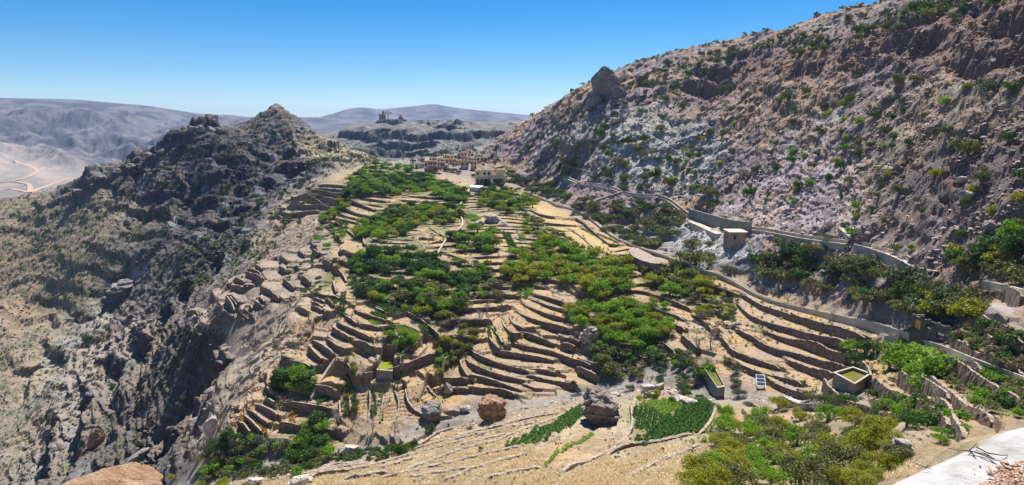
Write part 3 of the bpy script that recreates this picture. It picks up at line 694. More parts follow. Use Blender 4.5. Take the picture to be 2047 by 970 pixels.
# ------------------------------------------------------------------ materials
def new_mat(name):
    m = bpy.data.materials.new(name); m.use_nodes = True
    return m, m.node_tree.nodes, m.node_tree.links, m.node_tree.nodes["Principled BSDF"]
def nd(N, t, **kw):
    n_ = N.new(t)
    for k, v in kw.items():
        if k in n_.inputs: n_.inputs[k].default_value = v
        else: setattr(n_, k, v)
    return n_
def mottled(name, c0, c1, scale=1.5, rough=.95, bump=.4, bscale=None, detail=5, vor=0.0, vscale=2.0, attr=None, rnd=0.0, spec=.2, dist=.12):
    """two colours mixed by noise in world space, with a bump and optional stone cells"""
    m, N, L, B = new_mat(name)
    geo = N.new("ShaderNodeNewGeometry")
    no = nd(N, "ShaderNodeTexNoise", Scale=scale, Detail=detail, Roughness=.65)
    L.new(geo.outputs["Position"], no.inputs["Vector"])
    rp = N.new("ShaderNodeMapRange"); rp.inputs[1].default_value = .35; rp.inputs[2].default_value = .65
    L.new(no.outputs["Fac"], rp.inputs[0])
    mx = N.new("ShaderNodeMix"); mx.data_type = 'RGBA'
    mx.inputs["A"].default_value = (*c0, 1); mx.inputs["B"].default_value = (*c1, 1)
    L.new(rp.outputs[0], mx.inputs["Factor"])
    colout = mx.outputs["Result"]
    h = no.outputs["Fac"]
    if attr:
        at = N.new("ShaderNodeAttribute"); at.attribute_name = attr
        mu = N.new("ShaderNodeMix"); mu.data_type = 'RGBA'; mu.blend_type = 'MULTIPLY'; mu.inputs["Factor"].default_value = 1
        L.new(at.outputs["Color"], mu.inputs["A"]); L.new(colout, mu.inputs["B"]); colout = mu.outputs["Result"]
    if vor > 0:
        vo = nd(N, "ShaderNodeTexVoronoi", Scale=vscale); L.new(geo.outputs["Position"], vo.inputs["Vector"])
        sepc = N.new("ShaderNodeSeparateColor"); L.new(vo.outputs["Color"], sepc.inputs[0])
        mr = N.new("ShaderNodeMapRange"); mr.inputs[3].default_value = 1 - vor; mr.inputs[4].default_value = 1 + vor
        L.new(sepc.outputs[0], mr.inputs[0])
        mu = N.new("ShaderNodeVectorMath"); mu.operation = 'SCALE'
        L.new(colout, mu.inputs[0]); L.new(mr.outputs[0], mu.inputs["Scale"]); colout = mu.outputs[0]
        ve = nd(N, "ShaderNodeTexVoronoi", Scale=vscale); ve.feature = 'DISTANCE_TO_EDGE'; L.new(geo.outputs["Position"], ve.inputs["Vector"])
        cl = N.new("ShaderNodeMapRange"); cl.inputs[2].default_value = .12; L.new(ve.outputs["Distance"], cl.inputs[0])
        ad = N.new("ShaderNodeMath"); ad.operation = 'ADD'; L.new(h, ad.inputs[0]); L.new(cl.outputs[0], ad.inputs[1]); h = ad.outputs[0]
    if rnd > 0:
        oi = N.new("ShaderNodeObjectInfo"); mr = N.new("ShaderNodeMapRange"); mr.inputs[3].default_value = 1 - rnd; mr.inputs[4].default_value = 1 + rnd
        L.new(oi.outputs["Random"], mr.inputs[0]); mu = N.new("ShaderNodeVectorMath"); mu.operation = 'SCALE'
        L.new(colout, mu.inputs[0]); L.new(mr.outputs[0], mu.inputs["Scale"]); colout = mu.outputs[0]
    L.new(colout, B.inputs["Base Color"])
    B.inputs["Roughness"].default_value = rough
    B.inputs["Specular IOR Level"].default_value = spec
    if bump:
        b2 = nd(N, "ShaderNodeTexNoise", Scale=(bscale or scale * 3), Detail=6, Roughness=.7); L.new(geo.outputs["Position"], b2.inputs["Vector"])
        ad = N.new("ShaderNodeMath"); ad.operation = 'ADD'; L.new(h, ad.inputs[0]); L.new(b2.outputs["Fac"], ad.inputs[1])
        bp = N.new("ShaderNodeBump"); bp.inputs["Strength"].default_value = bump; bp.inputs["Distance"].default_value = dist
        L.new(ad.outputs[0], bp.inputs["Height"]); L.new(bp.outputs[0], B.inputs["Normal"])
    return m
M = {}
M['ground'] = mottled("rocky_ground", (.80, .80, .80), (1.2, 1.19, 1.17), 1.3, .95, 1.0, 3.2, 9, attr="Col", dist=.4)
M['wall'] = mottled("dry_stone", (.17, .125, .10), (.27, .205, .16), 1.2, .95, .8, 5, 5, .32, 2.4, dist=.15)
M['wall_pale'] = mottled("pale_dry_stone", (.30, .235, .19), (.42, .34, .28), 1.2, .95, .7, 5, 5, .25, 2.2, dist=.12)
M['lit_coping'] = mottled('painted_sunlight_coping', (.30, .235, .185), (.44, .355, .275), 1.5, .95, .6, 6, 5, .25, 2.6, dist=.1)  # wall-top tone lightened to imitate sunlight on the upper edge
M['concrete'] = mottled("pale_concrete", (.38, .32, .25), (.52, .45, .36), .8, .9, .3, 6, 6)
M['grey_concrete'] = mottled("grey_concrete", (.19, .17, .15), (.28, .255, .23), .7, .9, .4, 5, 6)
M['rock'] = mottled("boulder_rock", (.24, .20, .185), (.38, .325, .29), .5, .95, .9, 2.2, 8, .12, .6, rnd=.2, dist=.3)
M['rock_red'] = mottled("red_boulder_rock", (.27, .15, .09), (.42, .29, .20), .45, .95, .9, 2.0, 8, .14, .6, dist=.3)
M['rock_pale'] = mottled("pale_boulder_rock", (.38, .34, .30), (.55, .49, .43), .6, .95, .8, 2.2, 8, .12, .7, rnd=.15, dist=.25)
M['rock_grey'] = mottled("grey_boulder_rock", (.20, .185, .18), (.31, .285, .27), .35, .95, .9, 1.5, 8, .10, .4, dist=.4)
M['stones'] = mottled("loose_stone", (.22, .19, .175), (.44, .39, .35), .35, .95, .5, 4, 5, attr="Col")
M['sandstone'] = mottled("orange_sandstone", (.36, .18, .09), (.60, .43, .29), 1.3, .9, 1.0, 5, 12, dist=.3)
M['whitewash'] = mottled("rough_whitewashed_stone", (.22, .20, .19), (.56, .54, .525), 3.5, .9, .6, 26, 10, dist=.02)
M['water'] = mottled("algae_green_water", (.20, .235, .02), (.25, .27, .025), .5, .12, .02, 3, spec=.5)
M['water_brown'] = mottled("brown_green_water", (.14, .13, .03), (.18, .165, .04), .5, .12, .02, 3, spec=.5)
def plain_mat(name, c, rough=.8, metal=0.0, spec=.3):
    m, N, L, B = new_mat(name)
    geo = N.new("ShaderNodeNewGeometry"); no = nd(N, "ShaderNodeTexNoise", Scale=2.5, Detail=5); L.new(geo.outputs["Position"], no.inputs["Vector"])
    mr = N.new("ShaderNodeMapRange"); mr.inputs[3].default_value = .82; mr.inputs[4].default_value = 1.15; L.new(no.outputs["Fac"], mr.inputs[0])
    rgb = N.new("ShaderNodeRGB"); rgb.outputs[0].default_value = (*c, 1); mu = N.new("ShaderNodeVectorMath"); mu.operation = 'SCALE'
    L.new(rgb.outputs[0], mu.inputs[0]); L.new(mr.outputs[0], mu.inputs["Scale"]); L.new(mu.outputs[0], B.inputs["Base Color"])
    B.inputs["Roughness"].default_value = rough; B.inputs["Metallic"].default_value = metal; B.inputs["Specular IOR Level"].default_value = spec
    return m
for k, c in dict(peach=(.76,.56,.39), cream=(.82,.66,.44), pink=(.62,.43,.33), brown=(.26,.19,.15), white=(.74,.71,.66), tan=(.62,.48,.33), orange=(.72,.50,.31), teal=(.20,.42,.36), grey=(.34,.33,.31),
                 dark=(.03,.028,.025), wood=(.20,.12,.07), bark=(.19,.15,.115), greybark=(.36,.33,.30), straw=(.55,.43,.25), steel=(.45,.43,.40), board=(.55,.36,.07), twig=(.10,.08,.07), brickred=(.37,.21,.155), snow=(.8,.8,.8), blue=(.12,.35,.45)).items():
    M[k] = plain_mat("plain_" + k, c)
M['panel'] = plain_mat("solar_glass", (.06, .10, .16), .15, 0, .6)
def leaf_mat(name, c0, c1, trans=.25):
    m, N, L, B = new_mat(name)
    at = N.new("ShaderNodeAttribute"); at.attribute_name = "leafrand"
    oi = N.new("ShaderNodeObjectInfo")
    a = N.new("ShaderNodeMath"); a.operation = 'MULTIPLY_ADD'; a.inputs[1].default_value = .45; L.new(oi.outputs["Random"], a.inputs[0]); 
    sc_ = N.new("ShaderNodeMath"); sc_.operation = 'MULTIPLY'; sc_.inputs[1].default_value = .6; L.new(at.outputs["Fac"], sc_.inputs[0]); L.new(sc_.outputs[0], a.inputs[2])
    mx = N.new("ShaderNodeMix"); mx.data_type = 'RGBA'; mx.inputs["A"].default_value = (*c0, 1); mx.inputs["B"].default_value = (*c1, 1)
    L.new(a.outputs[0], mx.inputs["Factor"]); L.new(mx.outputs["Result"], B.inputs["Base Color"])
    B.inputs["Roughness"].default_value = .6; B.inputs["Specular IOR Level"].default_value = .25
    tr = N.new("ShaderNodeBsdfTranslucent"); L.new(mx.outputs["Result"], tr.inputs["Color"])
    ms = N.new("ShaderNodeMixShader"); ms.inputs[0].default_value = trans
    L.new(B.outputs[0], ms.inputs[1]); L.new(tr.outputs[0], ms.inputs[2]); L.new(ms.outputs[0], N["Material Output"].inputs["Surface"])
    return m
LEAF = {
 'dark green': leaf_mat("dark_leaves", (.035, .085, .015), (.09, .19, .025)),
 'bright green': leaf_mat("bright_leaves", (.10, .23, .012), (.27, .44, .03), .40),
 'yellow-green': leaf_mat("yellow_green_leaves", (.20, .25, .015), (.38, .38, .03), .38),
 'olive green': leaf_mat("olive_leaves", (.11, .125, .035), (.23, .24, .07)),
 'grey-green': leaf_mat("grey_green_leaves", (.07, .10, .04), (.15, .19, .085)),
 'brown': leaf_mat("dry_leaves", (.16, .125, .07), (.28, .22, .13)),
}
LEAF['crop'] = leaf_mat("crop_leaves", (.03, .10, .012), (.09, .22, .025))
LEAF['fresh crop'] = leaf_mat("fresh_crop_leaves", (.16, .30, .02), (.32, .46, .05), .35)
LEAF['ochre crop'] = leaf_mat("ochre_crop", (.36, .24, .05), (.50, .34, .09))
LEAF['straw'] = leaf_mat("dry_grass", (.70, .55, .32), (.95, .85, .62), .35)

# ------------------------------------------------------------------ mesh helpers
def mesh_np(name, V, F, mat, loc=None, attrs=None, smooth=False, parent=None, kind=None, link=True):
    """F: (n,3) or (n,4) index array"""
    me = bpy.data.meshes.new(name)
    V = np.asarray(V, np.float32); F = np.asarray(F, np.int32); k = F.shape[1]
    if loc is not None: V = V - np.asarray(loc, np.float32)
    me.vertices.add(len(V)); me.vertices.foreach_set("co", V.reshape(-1))
    me.loops.add(F.size); me.loops.foreach_set("vertex_index", F.reshape(-1))
    me.polygons.add(len(F)); me.polygons.foreach_set("loop_start", np.arange(0, F.size, k, dtype=np.int32))
    me.update()
    me.polygons.foreach_set("use_smooth", np.full(len(F), bool(smooth)))
    for nme, (dom, arr) in (attrs or {}).items():
        arr = np.asarray(arr, np.float32)
        if arr.ndim == 2:
            at = me.attributes.new(nme, 'FLOAT_COLOR', dom)
            at.data.foreach_set("color", np.concatenate([arr, np.ones((len(arr), 1), np.float32)], 1).reshape(-1))
        else:
            at = me.attributes.new(nme, 'FLOAT', dom); at.data.foreach_set("value", arr)
    if mat: me.materials.append(mat)
    if not link: return me
    o = bpy.data.objects.new(name, me); C.objects.link(o)
    if loc is not None: o.location = loc
    if parent: o.parent = parent
    if kind: o["kind"] = kind
    return o
def tag(o, label, cat, group=None):
    o["label"] = label; o["category"] = cat
    if group: o["group"] = group
    return o
def empty(name, loc, rz=0.0, scale=1.0):
    o = bpy.data.objects.new(name, None); C.objects.link(o)
    o.empty_display_size = .5
    o.location = loc; o.rotation_euler = (0, 0, rz); o.scale = (scale,) * 3
    return o
a_ = (np.arange(NR - 1)[:, None] * NT + np.arange(NT - 1)[None, :]).reshape(-1)
DX, DY = GX.copy(), GY.copy()                           # break up the steep faces sideways as well
km = (np.maximum(canyon, right) * (1 - WT) > .1) & (STEEP > .35) & (GR > 60)
if True:
    xs_, ys_, zs_, st_ = GX[km], GY[km], Land.Z[km], np.clip((STEEP[km] - .35) / .8, 0, 1) * np.clip(GR[km] / 220, .45, 1.6)
    for q_, D_ in ((0, DX), (1, DY)):
        D_[km] += st_ * (1.25 * fbm(xs_ / 5 + 9 * q_, ys_ / 5, zs_ / 2.4, 3, 500 + q_) + .9 * fbm(xs_ / 14, ys_ / 14, zs_ / 5 + 3 * q_, 2, 510 + q_))
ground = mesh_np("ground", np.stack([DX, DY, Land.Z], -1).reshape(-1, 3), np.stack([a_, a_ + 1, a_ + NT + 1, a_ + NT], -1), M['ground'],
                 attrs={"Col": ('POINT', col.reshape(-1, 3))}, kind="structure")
ground["label"] = "rocky mountain land with stepped farm terraces, a gorge and far plateaus"
# the hilltop behind and under the viewer closes the ring
rb = np.concatenate([[.05, 1.0, 2.0], RF[RF < 400][::6]]); tb = np.concatenate([TF[::12], [TF[-1]], np.linspace(TF[-1], TF[0] + 2 * np.pi, 50)[1:]])
nfront = len(TF[::12]) + 1; kr = [int(np.argmin(abs(RF - r))) for r in rb]
Zb = np.zeros((len(rb), len(tb)))
for i_, r in enumerate(rb):
    f_ = np.concatenate([np.zeros(nfront), np.linspace(0, 1, 50)[1:]]); s_ = np.sin(np.pi * f_) ** .7
    edge_ = np.where(np.arange(len(tb)) < nfront, np.interp(tb, TF, Land.Z[kr[i_]]), Land.Z[kr[i_], -1] * (1 - f_) + Land.Z[kr[i_], 0] * f_)
    Zb[i_] = (1 - s_) * edge_ + s_ * (-1.8 - .06 * r)
    if r < 3: Zb[i_] = -1.75 + (Zb[i_] + 1.75) * (r / 3) ** 2
k3 = int(np.argmax(rb >= 3)); VB = []; 
VB = np.stack([rb[:, None] * np.sin(tb)[None], rb[:, None] * np.cos(tb)[None], Zb], -1)
FB = [(i_ * len(tb) + j_, i_ * len(tb) + j_ + 1, (i_ + 1) * len(tb) + j_ + 1, (i_ + 1) * len(tb) + j_) for i_ in range(len(rb) - 1) for j_ in range(len(tb) - 1) if i_ < k3 or j_ >= nfront - 1]
hb_ = mesh_np("hilltop", VB.reshape(-1, 3), np.array(FB), M['ground'], attrs={"Col": ('POINT', np.tile(np.array([[.44, .34, .23]]), (VB.shape[0] * VB.shape[1], 1)))}, kind="structure")
# ------------------------------------------------------------------ words that single things out
LANDM = [(770,728,"the bright green water tank"),(1425,755,"the narrow brown water tank"),(1705,752,"the wedge-shaped brown tank"),(1523,770,"the small solar panel"),
 (980,810,"the big orange-faced boulder"),(1205,800,"the tall crag by the wadi"),(1867,642,"the roofless stone hut"),(1466,480,"the stone pump house"),(1288,512,"the rounded retaining platform"),
 (980,355,"the large peach house"),(878,342,"the straw-topped hut"),(945,310,"the top of the village"),(835,335,"the white village house"),(1207,168,"the leaning rock on the skyline"),
 (552,225,"the pointed summit"),(405,258,"the knobbly ridge crest"),(170,950,"the orange foreground rock"),(1890,920,"the white foreground ledge"),(1230,902,"the white sacks"),
 (1062,390,"the head of the water channel"),(1242,388,"the fork of the hillside path"),(1740,660,"the channel bend by the hut"),(920,620,"the dry stairway of plots"),(640,590,"the small stacked plots"),
 (815,670,"the lime-green field"),(520,850,"the ochre crop steps"),(1340,840,"the dark green crop field"),(1140,920,"the pitted pale field"),(930,440,"the round green plot"),(640,395,"the high bare terraces"),
 (1200,470,"the golden stubble steps"),(1310,600,"the tall curved wall"),(1600,650,"the long stepped walls"),(470,610,"the ruined spur terraces"),(1090,700,"the fan of curved walls"),(720,400,"the upper orchard edge"),
 (1800,150,"the red cliff band"),(1500,170,"the left end of the red cliffs"),(1900,350,"the dark outcrop"),(1600,380,"the pale rock slabs"),(1330,280,"the pale scree"),(1130,280,"the lower skyline spur"),(1700,60,"the upper skyline"),(1960,560,"the far right path walls"),
 (420,760,"the dark gully"),(240,590,"the overhanging crag"),(90,850,"the canyon floor corner"),(1280,900,"the lower field path"),(690,860,"the foot of the long strips"),(1850,800,"the right-hand steps"),(600,765,"the dark orchard hollow"),(1600,890,"the foreground thicket"),
 (850,570,"the middle orchard"),(1230,560,"the bright orchard bend"),(1250,660,"the sunlit grove"),(300,400,"the ridge's broken shoulder"),(100,560,"the canyon's far slope"),(1420,240,"the bush-dotted slope"),(2000,230,"the slope under the red cliffs")]
ORD = ["nearest", "second nearest", "third nearest", "fourth nearest", "fifth nearest", "sixth nearest", "seventh nearest", "eighth nearest", "ninth nearest", "tenth nearest"]
def ordw(i):
    if i < 10: return ORD[i]
    k = i + 1; suf = "th" if 10 <= k % 100 <= 20 else {1: "st", 2: "nd", 3: "rd"}.get(k % 10, "th")
    return "%d%s nearest" % (k, suf)
def label_all(items, cat, group, noun=None):
    """items: (object, look words, u, v). Each gets a label made of its look, the landmark it stands by and its turn counted from there"""
    buckets = {}
    for o, look, u, v in items:
        best = min(LANDM, key=lambda l: (l[0] - u) ** 2 + ((l[1] - v) * 1.3) ** 2)
        du, dv = u - best[0], v - best[1]
        if abs(du) > abs(dv) * 1.2: rel = "right of" if du > 0 else "left of"
        else: rel = "below" if dv > 0 else "above"
        buckets.setdefault((look, rel, best[2]), []).append((math.hypot(du, dv), o))
    for (look, rel, lm_), lst in buckets.items():
        lst.sort(key=lambda a: a[0])
        for i, (d, o) in enumerate(lst):
            lab = "%s %s %s" % (look, rel, lm_)
            if len(lst) > 1: lab += ", " + ordw(i)
            tag(o, lab, cat, group)

# ------------------------------------------------------------------ builders
class MB:
    """collects boxes and tubes into one mesh"""
    def __init__(s): s.v = []; s.f = []
    def box(s, x0, x1, y0, y1, z0, z1):
        b = len(s.v); s.v += [(x0,y0,z0),(x1,y0,z0),(x1,y1,z0),(x0,y1,z0),(x0,y0,z1),(x1,y0,z1),(x1,y1,z1),(x0,y1,z1)]
        s.f += [(b,b+3,b+2,b+1),(b+4,b+5,b+6,b+7),(b,b+1,b+5,b+4),(b+1,b+2,b+6,b+5),(b+2,b+3,b+7,b+6),(b+3,b,b+4,b+7)]
        return s
    def prism(s, poly, z0, z1):
        n_ = len(poly); b = len(s.v)
        area = sum(poly[i][0] * poly[(i + 1) % n_][1] - poly[(i + 1) % n_][0] * poly[i][1] for i in range(n_))
        if area < 0: poly = poly[::-1]
        s.v += [(p[0], p[1], z0) for p in poly] + [(p[0], p[1], z1) for p in poly]
        s.f.append(tuple(range(b + n_ - 1, b - 1, -1))); s.f.append(tuple(range(b + n_, b + 2 * n_)))
        for i in range(n_):
            j = (i + 1) % n_; s.f.append((b + i, b + j, b + n_ + j, b + n_ + i))
        return s
    def tube(s, p0, p1, r0, r1=None, n_=6):
        r1 = r0 if r1 is None else r1
        p0 = Vector(p0); p1 = Vector(p1); d = (p1 - p0)
        if d.length < 1e-6: return s
        q = d.to_track_quat('Z', 'Y'); b = len(s.v)
        for p, r in ((p0, r0), (p1, r1)):
            for k in range(n_):
                a = 2 * math.pi * k / n_; s.v.append(tuple(p + q @ Vector((math.cos(a) * r, math.sin(a) * r, 0))))
        for k in range(n_):
            j = (k + 1) % n_; s.f.append((b + k, b + j, b + n_ + j, b + n_ + k))
        s.f.append(tuple(b + k for k in range(n_ - 1, -1, -1))); s.f.append(tuple(b + n_ + k for k in range(n_)))
        return s
    def mesh(s, name, mat):
        me = bpy.data.meshes.new(name); me.from_pydata(s.v, [], s.f); me.update()
        if mat: me.materials.append(mat)
        return me
    def build(s, name, mat, parent=None, loc=None):
        o = bpy.data.objects.new(name, s.mesh(name, mat)); C.objects.link(o)
        if parent: o.parent = parent
        if loc is not None: o.location = loc
        return o
def on_plane(u, v, z):
    th, t = ray(u, v); r = z / float(t)
    return (r * math.sin(th), r * math.cos(th))
def mpp(p):
    """metres per photo pixel at a point"""
    return (p[1] * cp - p[2] * sp) / FPX

# dry stone retaining walls ------------------------------------------------------------
def wall_mesh(w, i):
    P2 = w['xy']; N = w['n']
    q_ = np.hypot(P2[:, 0], P2[:, 1]).mean()
    if q_ < 135:
        t0 = np.arange(len(P2)); t1 = np.linspace(0, len(P2) - 1, len(P2) * 2 - 1)
        P2 = np.stack([np.interp(t1, t0, P2[:, k]) for k in (0, 1)], 1); N = np.stack([np.interp(t1, t0, N[:, k]) for k in (0, 1)], 1)
    # even out the normals
    for _ in range(3):
        N = N.copy(); N[1:-1] = N[:-2] + N[1:-1] * 2 + N[2:]; N /= np.linalg.norm(N, axis=1)[:, None] + 1e-9
    up = np.maximum(gz(P2[:, 0] - N[:, 0] * 1.0, P2[:, 1] - N[:, 1] * 1.0), gz(P2[:, 0] - N[:, 0] * 1.8, P2[:, 1] - N[:, 1] * 1.8))
    dn = np.minimum(gz(P2[:, 0] + N[:, 0] * 1.0, P2[:, 1] + N[:, 1] * 1.0), gz(P2[:, 0] + N[:, 0] * 1.9, P2[:, 1] + N[:, 1] * 1.9))
    up = ksm(ksm(up, 11), 7); dn = ksm(dn, 5)
    top = up + 0.05; bot = dn - 0.5
    top = np.minimum(top, dn + w.get('hmax', 3.2)); top = np.maximum(top, dn + 0.45)
    m = len(P2); rr_ = np.random.default_rng(i)
    ends = np.minimum(np.arange(m), np.arange(m)[::-1]) / 2.0
    top = top - 0.35 * np.clip(1 - ends, 0, 1) + rr_.normal(0, .05, m)
    rows = []
    H = top - bot
    batter = 0.12
    prof = [(0.36, 0.0), (0.36, .3), (.36, .55), (.36, .8), (.35, 1.0), (0.15, 1.0), (-.06, .97), (-.1, .6), (-.1, 0.0)]
    for off, t in prof:
        z_ = bot + H * t; o_ = off + batter * (1 - t) * (1 if off > 0 else 0) + rr_.normal(0, .03, m)
        rows.append(np.stack([P2[:, 0] + N[:, 0] * o_, P2[:, 1] + N[:, 1] * o_, z_ + (rr_.normal(0, .03, m) if t > .3 else 0)], 1))
    V = np.stack(rows, 1).reshape(-1, 3); K = len(prof)
    F = []
    for a in range(m - 1):
        for b in range(K - 1): F.append((a * K + b, (a + 1) * K + b, (a + 1) * K + b + 1, a * K + b + 1))
    F = np.array(F)
    # end caps as fans of quads
    caps = []
    for a in (0, m - 1):
        for b in range(K // 2): caps.append((a * K + b, a * K + b + 1, a * K + K - 2 - b, a * K + K - 1 - b))
    mi = np.array([1 if b in (4, 5) else 0 for a in range(m - 1) for b in range(K - 1)] + [0] * len(caps), np.int32)  # top faces take the paler slot, sunlight put into the colour
    return V, np.concatenate([F, np.array(caps)]), float(np.mean(top - dn)), mi
items = []
for i, w in enumerate(WALLS):
    P2 = w['xy']
    V, F, hgt, mi_ = wall_mesh(w, i)
    mid_ = len(P2) // 2
    base = (float(P2[mid_, 0]), float(P2[mid_, 1]), float(gz(P2[mid_, 0], P2[mid_, 1])))
    u, v = project(*base); u = float(u); v = float(v)
    isp = inpoly([(360,500),(560,440),(650,480),(640,560),(540,680),(380,780)], u, v)
    o = mesh_np("terrace_wall", V, F, kind="thing", mat=M['wall_pale'] if (v > 890 and 1040 < u < 1260) else M['wall'], loc=base)  # paler stone on these near walls stands in for bright sunlight
    o.data.materials.append(M['lit_coping']); o.data.polygons.foreach_set('material_index', mi_)
    L_ = float(np.hypot(*(P2[1:] - P2[:-1]).T).sum())
    T = P2[-1] - P2[0]; bend = 1 - np.linalg.norm(T) / max(L_, .1)
    look = ("long " if L_ > 26 else "short " if L_ < 12 else "") + ("tall " if hgt > 1.9 else "low " if hgt < 1.0 else "") + ("curved " if bend > .06 else "straight ") + "dry-stone terrace wall"
    items.append((o, look, u, v))
label_all(items, "terrace wall", "dry-stone walls holding the farm terraces")
print("terrace walls built", len(items))

# swept strips: channels and paths ------------------------------------------------------
def sweep(name, pts3, prof, mat, closed_ends=True, parent=None, step=1.2, jit=0.0, kind=None):
    """pts3: list of (x,y,z); prof: (side offset, height) list, sides along the right-hand normal"""
    P3 = np.array(pts3, float)
    s = np.concatenate([[0], np.cumsum(np.hypot(*(P3[1:, :2] - P3[:-1, :2]).T))]); m = max(3, int(s[-1] / step))
    t = np.linspace(0, s[-1], m); X = np.stack([np.interp(t, s, P3[:, k]) for k in range(3)], 1)
    for _ in range(2): X[1:-1] = (X[:-2] + 2 * X[1:-1] + X[2:]) / 4
    T = np.gradient(X[:, :2], axis=0); T /= np.linalg.norm(T, axis=1)[:, None] + 1e-9; N = np.stack([T[:, 1], -T[:, 0]], 1)
    K = len(prof); rr_ = np.random.default_rng(m)
    rows = [np.stack([X[:, 0] + N[:, 0] * a, X[:, 1] + N[:, 1] * a, X[:, 2] + b + rr_.normal(0, jit, m)], 1) for a, b in prof]
    V = np.stack(rows, 1).reshape(-1, 3)
    F = [(a * K + b, (a + 1) * K + b, (a + 1) * K + (b + 1) % K, a * K + (b + 1) % K) for a in range(m - 1) for b in range(K)]
    F2 = [tuple(range(K - 1, -1, -1)), tuple((m - 1) * K + q for q in range(K))]
    base = X[0].copy()
    me = bpy.data.meshes.new(name); me.from_pydata([tuple(q) for q in (V - base)], [], F + F2); me.update()
    me.materials.append(mat)
    o = bpy.data.objects.new(name, me); C.objects.link(o); o.location = base
    if parent: o.parent = parent; o.location = base - np.array(parent.location)
    if kind: o["kind"] = kind
    return o
def drape(px, lift=0.0, step=6.0, smooth_=True, rmin=20.0):
    out = []
    for (u0, v0), (u1, v1) in zip(px[:-1], px[1:]):
        n_ = max(1, int(math.hypot(u1 - u0, v1 - v0) / step))
        for k in range(n_):
            p = hit(u0 + (u1 - u0) * k / n_, v0 + (v1 - v0) * k / n_, rmin)
            if p: out.append((p[0], p[1], p[2] + lift))
    p = hit(*px[-1], rmin); out.append((p[0], p[1], p[2] + lift))
    Z_ = np.array([q[2] for q in out])
    if smooth_ and len(Z_) > 6:
        R_ = np.array([math.hypot(q[0], q[1]) for q in out])
        for _ in range(6):
            Z_[1:-1] = (Z_[:-2] + Z_[1:-1] + Z_[2:]) / 3
        XY = np.array([[q[0], q[1]] for q in out])
        for _ in range(3): XY[1:-1] = (XY[:-2] + XY[1:-1] + XY[2:]) / 3
        out = [(XY[k, 0], XY[k, 1], Z_[k]) for k in range(len(out))]
    return out
CHAN = [(-.55,-1.6),(-.55,.42),(-.30,.42),(-.28,.18),(.28,.18),(.30,.42),(.55,.42),(.55,-1.6)]
def channel(px, label, prof, mat, lift=0.3, name="water_channel", cat="water channel"):
    o = sweep(name, drape(px, lift), prof, mat, jit=.012)
    tag(o, label, cat); o["kind"] = "thing"; return o
channel([(1052,388),(1075,396),(1092,402),(1112,413),(1135,417),(1160,425),(1185,443),(1205,460),(1232,480),(1262,493),(1290,503),(1320,512),(1350,523),(1400,543),(1440,553),(1478,573),(1505,590),(1540,605),(1575,614),(1620,625),(1680,638),(1720,647),(1760,656),(1800,668),(1850,688),(1900,707),(1950,728),(2000,748),(2080,780)],
        "long pale concrete irrigation channel running from the village down past the roofless hut", CHAN, M['concrete'], .45)
PATHW = [(-.3,-1.4),(-.3,.75),(.15,.75),(.15,-.1),(.9,-.12),(.9,-1.8)]
channel([(1128,352),(1133,358),(1145,365),(1165,368),(1200,372),(1228,376),(1240,386),(1262,391),(1290,393),(1320,394)], "pale walled path winding across the scree above the scrub, left part", PATHW, M['concrete'], .2, "walled_path", "path")
channel([(1243,387),(1228,391),(1205,400),(1192,404)], "short pale path branch dropping from the fork of the hillside path", PATHW, M['concrete'], .2, "walled_path", "path")
channel([(1320,395),(1338,398),(1350,410),(1362,420),(1376,431)], "pale walled path dropping from the scree towards the pump house wall", PATHW, M['concrete'], .2, "walled_path", "path")
channel([(1500,459),(1530,462),(1560,468),(1590,474),(1625,480),(1660,484),(1695,489)], "pale walled path leading right from the pump house behind olive trees", PATHW, M['concrete'], .25, "walled_path", "path")
channel([(1715,492),(1745,500),(1775,510),(1800,519),(1830,536)], "pale walled path with two parallel white edges above the dark green trees", [(-1.1,-1.6),(-1.1,.8),(-.8,.8),(-.8,0),(.8,-.1),(.8,.25),(1.1,.25),(1.1,-1.8)], M['concrete'], .25, "walled_path", "path")
channel([(1680,458),(1692,468),(1702,477)], "short pale stair below the round bush above the path", [(-.6,-.8),(-.6,.3),(.6,.3),(.6,-.8)], M['concrete'], .1, "stone_stair", "stair")
channel([(942,372),(935,392),(925,402),(912,425),(930,445),(918,465),(895,475),(880,500),(870,520)], "thin pale footpath wall winding down through the middle of the orchards", [(-.25,-.8),(-.25,.6),(.25,.6),(.25,-.8)], M['concrete'], .1, "footpath_wall", "path wall")
channel([(930,628),(918,650),(905,680),(893,706)], "dusty steep footpath down the stairway of plots", [(-1.1,-.8),(-1.1,.12),(1.1,.12),(1.1,-.8)], M['wall_pale'], .05, "footpath", "path")
channel([(1965,571),(2000,578),(2060,594)], "pale wall edge at far right above the scrub, upper of two", [(-.25,-1.5),(-.25,.7),(.25,.7),(.25,-1.5)], M['concrete'], .1, "path_wall", "path wall")
channel([(670,722),(658,742),(648,755),(640,765),(626,786),(622,800)], "curved white-topped wall beside the dark orchard hollow", [(-.3,-1.5),(-.3,.7),(.3,.7),(.3,-1.5)], M['concrete'], .1, "orchard_wall", "wall")
channel([(815,700),(800,706),(792,716),(794,738),(798,752)], "pale curved wall beside the green water tank", [(-.25,-1.5),(-.25,.7),(.25,.7),(.25,-1.5)], M['concrete'], .1, "garden_wall", "wall")
channel([(1800,678),(1790,672),(1770,680)], "short pale wall turning off the channel by the green strip", [(-.3,-1.5),(-.3,.6),(.3,.6),(.3,-1.5)], M['concrete'], .1, "corner_wall", "wall")
